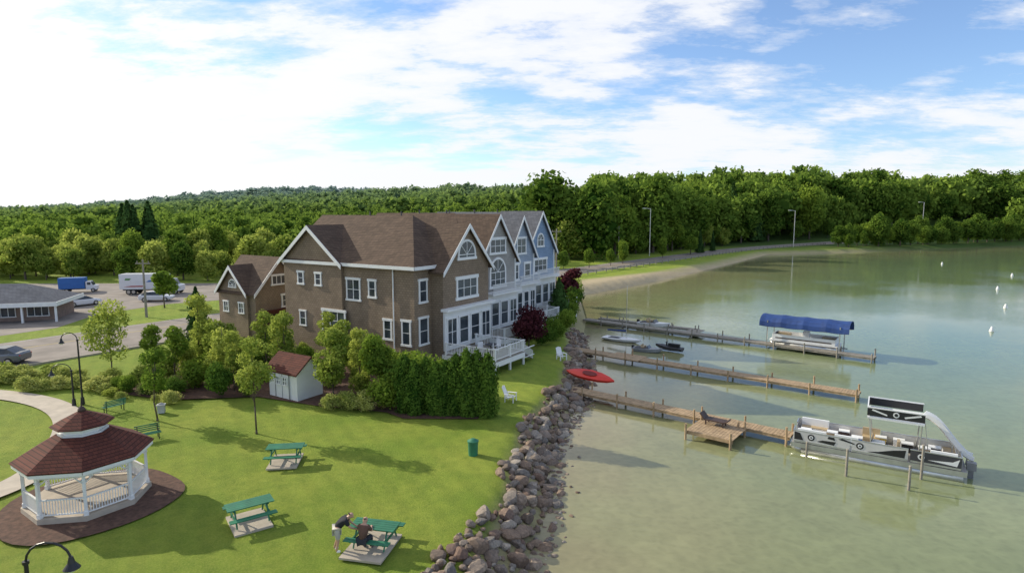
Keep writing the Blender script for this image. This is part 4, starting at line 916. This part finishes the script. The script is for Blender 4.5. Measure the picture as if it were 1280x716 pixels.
car((-44.4,51.6,.03),R(185),simple('grey_car_paint',(.2,.21,.22),.25,.4,var=.06),'grey sedan parked beside the street'); car((-52.3,89,.03),R(12),CARW,'white sedan parked in front of the truck')
car((-60.2,84.5,.03),R(60),CARW,'white car parked beside the shop'); car((-62.8,86,.03),R(60),CARD,'dark car parked beside the shop')
def truck(loc,rz,L,boxm,label,stripes=True,sc=1.):
    e=empty('box_truck',loc,rz,label,'truck','parked trucks'); e.scale=(sc,sc,sc)
    MB().box((-L*.12,0,2.15),(L*.74,2.4,2.5)).obj('cargo_box',e,[boxm]); MB().box((-.0,0,.75),(L*.95,1.0,.22)).obj('chassis',e,[DGREY])
    x0=L*.26
    MB().prism([(x0+.1,-1.1,.55),(x0+2.2,-1.1,.55),(x0+2.25,-1.1,1.45),(x0+1.5,-1.1,1.6),(x0+1.05,-1.1,2.5),(x0+.1,-1.1,2.5)],(0,2.2,0)).obj('cab',e,[CARW])
    MB().prism([(x0+1.56,-.95,1.62),(x0+1.56,.95,1.62),(x0+1.12,.95,2.4),(x0+1.12,-.95,2.4)],(.03,0,.02)).box((x0+.75,-1.11,2.0),(.7,.04,.6)).obj('window',e,[GLASS])
    if stripes:
        MB().prism([(-L*.42,-1.215,1.3),(-L*.12,-1.215,1.3),(-L*.08,-1.215,1.5),(-L*.3,-1.215,1.48)],(0,-.012,0)).obj('red_graphic',e,[REDP])
        MB().prism([(-L*.05,-1.216,2.1),(L*.15,-1.216,2.1),(L*.13,-1.216,2.5),(0,-1.216,2.4)],(0,-.012,0)).obj('blue_graphic',e,[BLUEP])
        MB().prism([(-L*.4,-1.217,2.4),(-L*.32,-1.217,2.4),(-L*.29,-1.217,2.7),(-L*.38,-1.217,2.75)],(0,-.012,0)).obj('green_graphic',e,[GREENG])
    for x in (-L*.35,-L*.27,x0+1.5):
        for y in (-1.0,1.0): wheel(e,x,y,.45,.28)
truck((-57.5,97,.03),R(6),9.6,CARW,'white box truck with small red and blue side graphics',sc=.95)
truck((-71.0,99,.03),R(20),7,BLUEP,'blue box truck parked behind the shop',False,sc=.7)
# ------------------------------------------------------------------ people
def skinobj(name,parent,verts,edges,rad,mat_,sub=2):
    me=bpy.data.meshes.new(name); me.from_pydata(verts,edges,[]); o=bpy.data.objects.new(name,me); COL.objects.link(o); o.parent=parent
    md=o.modifiers.new('skin','SKIN'); md.use_smooth_shade=True
    for i,r_ in enumerate(rad):
        me.skin_vertices[0].data[i].radius=(r_,r_) if not isinstance(r_,tuple) else r_; me.skin_vertices[0].data[i].use_root=(i==0)
    ss_=o.modifiers.new('sub','SUBSURF'); ss_.levels=sub; ss_.render_levels=sub
    me.materials.append(mat_); return o
def person(loc,rz,J,label,shirt,pants,hair,longp=False):
    e=empty('person',loc,rz,label,'person')
    V=[];E=[];Rr=[]
    def a(p,r_,par=None):
        V.append(tuple(p));Rr.append(r_)
        if par is not None: E.append((par,len(V)-1))
        return len(V)-1
    pel=a(J['pel'],.13); sp_=a(J['spine'],.125,pel); che=a(J['chest'],.14,sp_); nk=a(J['neck'],.055,che)
    hd=Vector(J['head']); hdir=Vector(J['face']).normalized()
    h1_=a(hd-UP*.03,.08,nk); h2_=a(hd+UP*.06,.098,h1_); a(hd+UP*.13,.07,h2_)
    ns=a(hd+hdir*.1+UP*.0,.02,h1_); a(hd+hdir*.125-UP*.01,.012,ns)
    side=Vector((-hdir.y,hdir.x,0)).normalized()
    for s_ in (-1,1): a(hd+side*s_*.1+UP*.02,.016,h1_)
    sl_=[];pl_=[]
    for s_,k in ((-1,'r'),(1,'l')):
        sh0=a(J['sh'+k],.065,che); el=a(J['el'+k],.045,sh0); wr=a(J['wr'+k],.03,el)
        d=(Vector(J['wr'+k])-Vector(J['el'+k])).normalized(); pm_=Vector(J['wr'+k])+d*.07; pi=a(pm_,.034,wr)
        sv=d.cross(UP).normalized()
        for q,ln in zip((-.03,-.01,.01,.03),(.065,.08,.075,.06)):
            f1=a(pm_+sv*q+d*.05,.0095,pi); a(pm_+sv*q*1.1+d*(.05+ln*.7)-UP*.02,.008,f1)
        th=a(pm_+sv*s_*-.045+d*.0,.011,pi); a(pm_+sv*s_*-.06+d*.045-UP*.01,.009,th)
        hp_=a(J['hip'+k],.095,pel); kn=a(J['kn'+k],.06,hp_); an=a(J['an'+k],.04,kn); a(J['to'+k],.035,an)
        sl_.append((J['sh'+k],J['el'+k])); pl_.append((J['hip'+k],J['kn'+k],J['an'+k],J['to'+k]))
    skinobj('body',e,V,E,Rr,SKIN)
    v=[J['pel'],J['spine'],J['chest'],tuple(Vector(J['chest']).lerp(Vector(J['neck']),.6))]; ed=[(0,1),(1,2),(2,3)]; ra=[.165,.17,.19,.1]
    for s0,e0 in sl_: v+= [s0,tuple(Vector(s0).lerp(Vector(e0),.75))]; n=len(v); ed+=[(2,n-2),(n-2,n-1)]; ra+=[.1,.08]
    skinobj('shirt',e,v,ed,ra,shirt)
    v=[J['pel']];ed=[];ra=[.175]
    for h_,k_,a_,t_ in pl_:
        v+=[h_,tuple(Vector(h_).lerp(Vector(k_),.55))]; n=len(v); ed+=[(0,n-2),(n-2,n-1)]; ra+=[.125,.11]
        v.append(tuple(Vector(h_).lerp(Vector(k_),.95))); ed.append((n-1,n)); ra.append(.09)
        if longp: v.append(a_); ed.append((n,n+1)); ra.append(.065)
    skinobj('trousers' if longp else 'shorts',e,v,ed,ra,pants)
    for h_,k_,a_,t_ in pl_: skinobj('shoe',e,[tuple(Vector(a_)-UP*.02),tuple(Vector(t_)+UP*.012)],[(0,1)],[.055,.05],WHITE if not longp else DGREY)
    skinobj('hair',e,[tuple(hd+UP*.1-hdir*.03),tuple(hd+UP*.03-hdir*.06)],[(0,1)],[.1,.085],hair)
    for s_ in (-1,1): MB().box(hd+hdir*.094+side*s_*.035+UP*.035,(.014,.022,.012)).obj('eye',e,[BLACK])
J1=dict(pel=(0,0,.92),spine=(.12,0,1.1),chest=(.3,0,1.24),neck=(.45,0,1.33),head=(.55,0,1.36),face=(.8,0,-.5),
 shr=(.34,-.2,1.26),elr=(.5,-.24,1.02),wrr=(.68,-.16,.9),shl=(.34,.2,1.26),ell=(.5,.24,1.02),wrl=(.68,.16,.9),
 hipr=(0,-.1,.88),knr=(.05,-.13,.48),anr=(-.04,-.14,.08),tor=(.13,-.15,.035),hipl=(0,.1,.88),knl=(.02,.13,.48),anl=(-.12,.14,.08),tol=(.05,.15,.035))
J2=dict(pel=(0,0,.56),spine=(.03,0,.76),chest=(.12,0,.98),neck=(.2,0,1.14),head=(.27,0,1.22),face=(1,0,-.4),
 shr=(.13,-.19,1.03),elr=(.28,-.25,.82),wrr=(.5,-.14,.84),shl=(.13,.19,1.03),ell=(.28,.25,.82),wrl=(.5,.14,.84),
 hipr=(.02,-.1,.54),knr=(.45,-.14,.54),anr=(.4,-.14,.1),tor=(.57,-.15,.045),hipl=(.02,.1,.54),knl=(.45,.14,.54),anl=(.38,.14,.1),tol=(.55,.15,.045))
person((-6.75,22.2,0),R(15),J1,'person in black shirt and pale shorts bending over the table',simple('black_cloth',(.02,.02,.025),.9),simple('pale_cloth',(.55,.52,.46),.9),simple('dark_hair',(.03,.02,.015),.8))
person((-5.7,21.97,.02),R(78),J2,'seated person in brown top and dark trousers at the table',simple('brown_cloth',(.13,.07,.05),.9),simple('navy_cloth',(.03,.035,.05),.9),simple('brown_hair',(.08,.045,.025),.8),True)
# ------------------------------------------------------------------ light, sky, camera
SUN=Vector((-.9,.44,0)).normalized()*math.cos(R(25))+UP*math.sin(R(25))
l=bpy.data.lights.new('sun','SUN'); l.energy=5.; l.angle=R(.6); l.color=(1,.92,.76); lo=bpy.data.objects.new('sun',l); COL.objects.link(lo); lo.rotation_euler=(-SUN).to_track_quat('-Z','Y').to_euler()
w=bpy.data.worlds.new('World'); scene.world=w; w.use_nodes=True; nt=w.node_tree; nt.nodes.clear()
sky=N(nt,'ShaderNodeTexSky',sky_type='NISHITA'); sky.sun_disc=False; sky.sun_elevation=R(25); sky.sun_rotation=R(-64); sky.air_density=1.; sky.dust_density=.3; sky.ozone_density=2.
bg1=N(nt,'ShaderNodeBackground'); bg1.inputs[1].default_value=.15; nt.links.new(mixcol(nt,1.,sky.outputs[0],(.95,1.08,1.3),'MULTIPLY'),bg1.inputs[0])
tc=N(nt,'ShaderNodeTexCoord').outputs['Generated']; s=N(nt,'ShaderNodeSeparateXYZ'); nt.links.new(tc,s.inputs[0])
def M(op,a,b_=None,c_=None,cl=False):
    n=N(nt,'ShaderNodeMath',operation=op,use_clamp=cl)
    for i,v in enumerate((a,b_,c_)):
        if v is None: continue
        if isinstance(v,bpy.types.NodeSocket): nt.links.new(v,n.inputs[i])
        else: n.inputs[i].default_value=v
    return n.outputs[0]
z=M('MAXIMUM',s.outputs[2],0.); zz=M('ADD',z,.2)
cb=N(nt,'ShaderNodeCombineXYZ'); nt.links.new(M('DIVIDE',s.outputs[0],zz),cb.inputs[0]); nt.links.new(M('DIVIDE',s.outputs[1],zz),cb.inputs[1])
mp=N(nt,'ShaderNodeMapping'); mp.inputs['Location'].default_value=(5.3,2.2,0); mp.inputs['Rotation'].default_value=(0,0,R(20)); mp.inputs['Scale'].default_value=(.7,1.15,1); nt.links.new(cb.outputs[0],mp.inputs[0])
n1=noise(nt,mp.outputs[0],1.2,10,.6); n2=noise(nt,mp.outputs[0],4.5,9,.65)
dt=N(nt,'ShaderNodeVectorMath',operation='DOT_PRODUCT'); nt.links.new(tc,dt.inputs[0]); dt.inputs[1].default_value=SUN
glow=M('MULTIPLY',M('POWER',M('MAXIMUM',dt.outputs['Value'],0.),4.),.2)
hor=M('MULTIPLY',M('SUBTRACT',1.,M('MULTIPLY',z,5.,None,True),None,True),.11)
f=M('ADD',M('ADD',M('ADD',M('MULTIPLY',n1,.66),M('MULTIPLY',n2,.34)),glow),hor)
mask=ramp(nt,f,[(.475,.04),(.525,.4),(.565,.88),(.61,1.)])
bg2=N(nt,'ShaderNodeBackground'); bg2.inputs[1].default_value=1.08
cc=mixcol(nt,M('MULTIPLY',glow,5.,None,True),(.88,.90,.94),(1.1,1.07,1.0)); nt.links.new(cc,bg2.inputs[0])
mx=N(nt,'ShaderNodeMixShader'); nt.links.new(mask,mx.inputs[0]); nt.links.new(bg1.outputs[0],mx.inputs[1]); nt.links.new(bg2.outputs[0],mx.inputs[2])
out=N(nt,'ShaderNodeOutputWorld'); nt.links.new(mx.outputs[0],out.inputs[0])
cam=bpy.data.cameras.new('camera'); cam.lens=36*763/1280; cam.sensor_width=36; cam.clip_end=6000; cam.clip_start=.1
co=bpy.data.objects.new('camera',cam); COL.objects.link(co); co.location=(0,0,13); co.rotation_euler=(R(90-6.95),0,0); scene.camera=co
scene.view_settings.view_transform='Standard'; scene.view_settings.look='None'; scene.view_settings.exposure=0; scene.view_settings.gamma=1
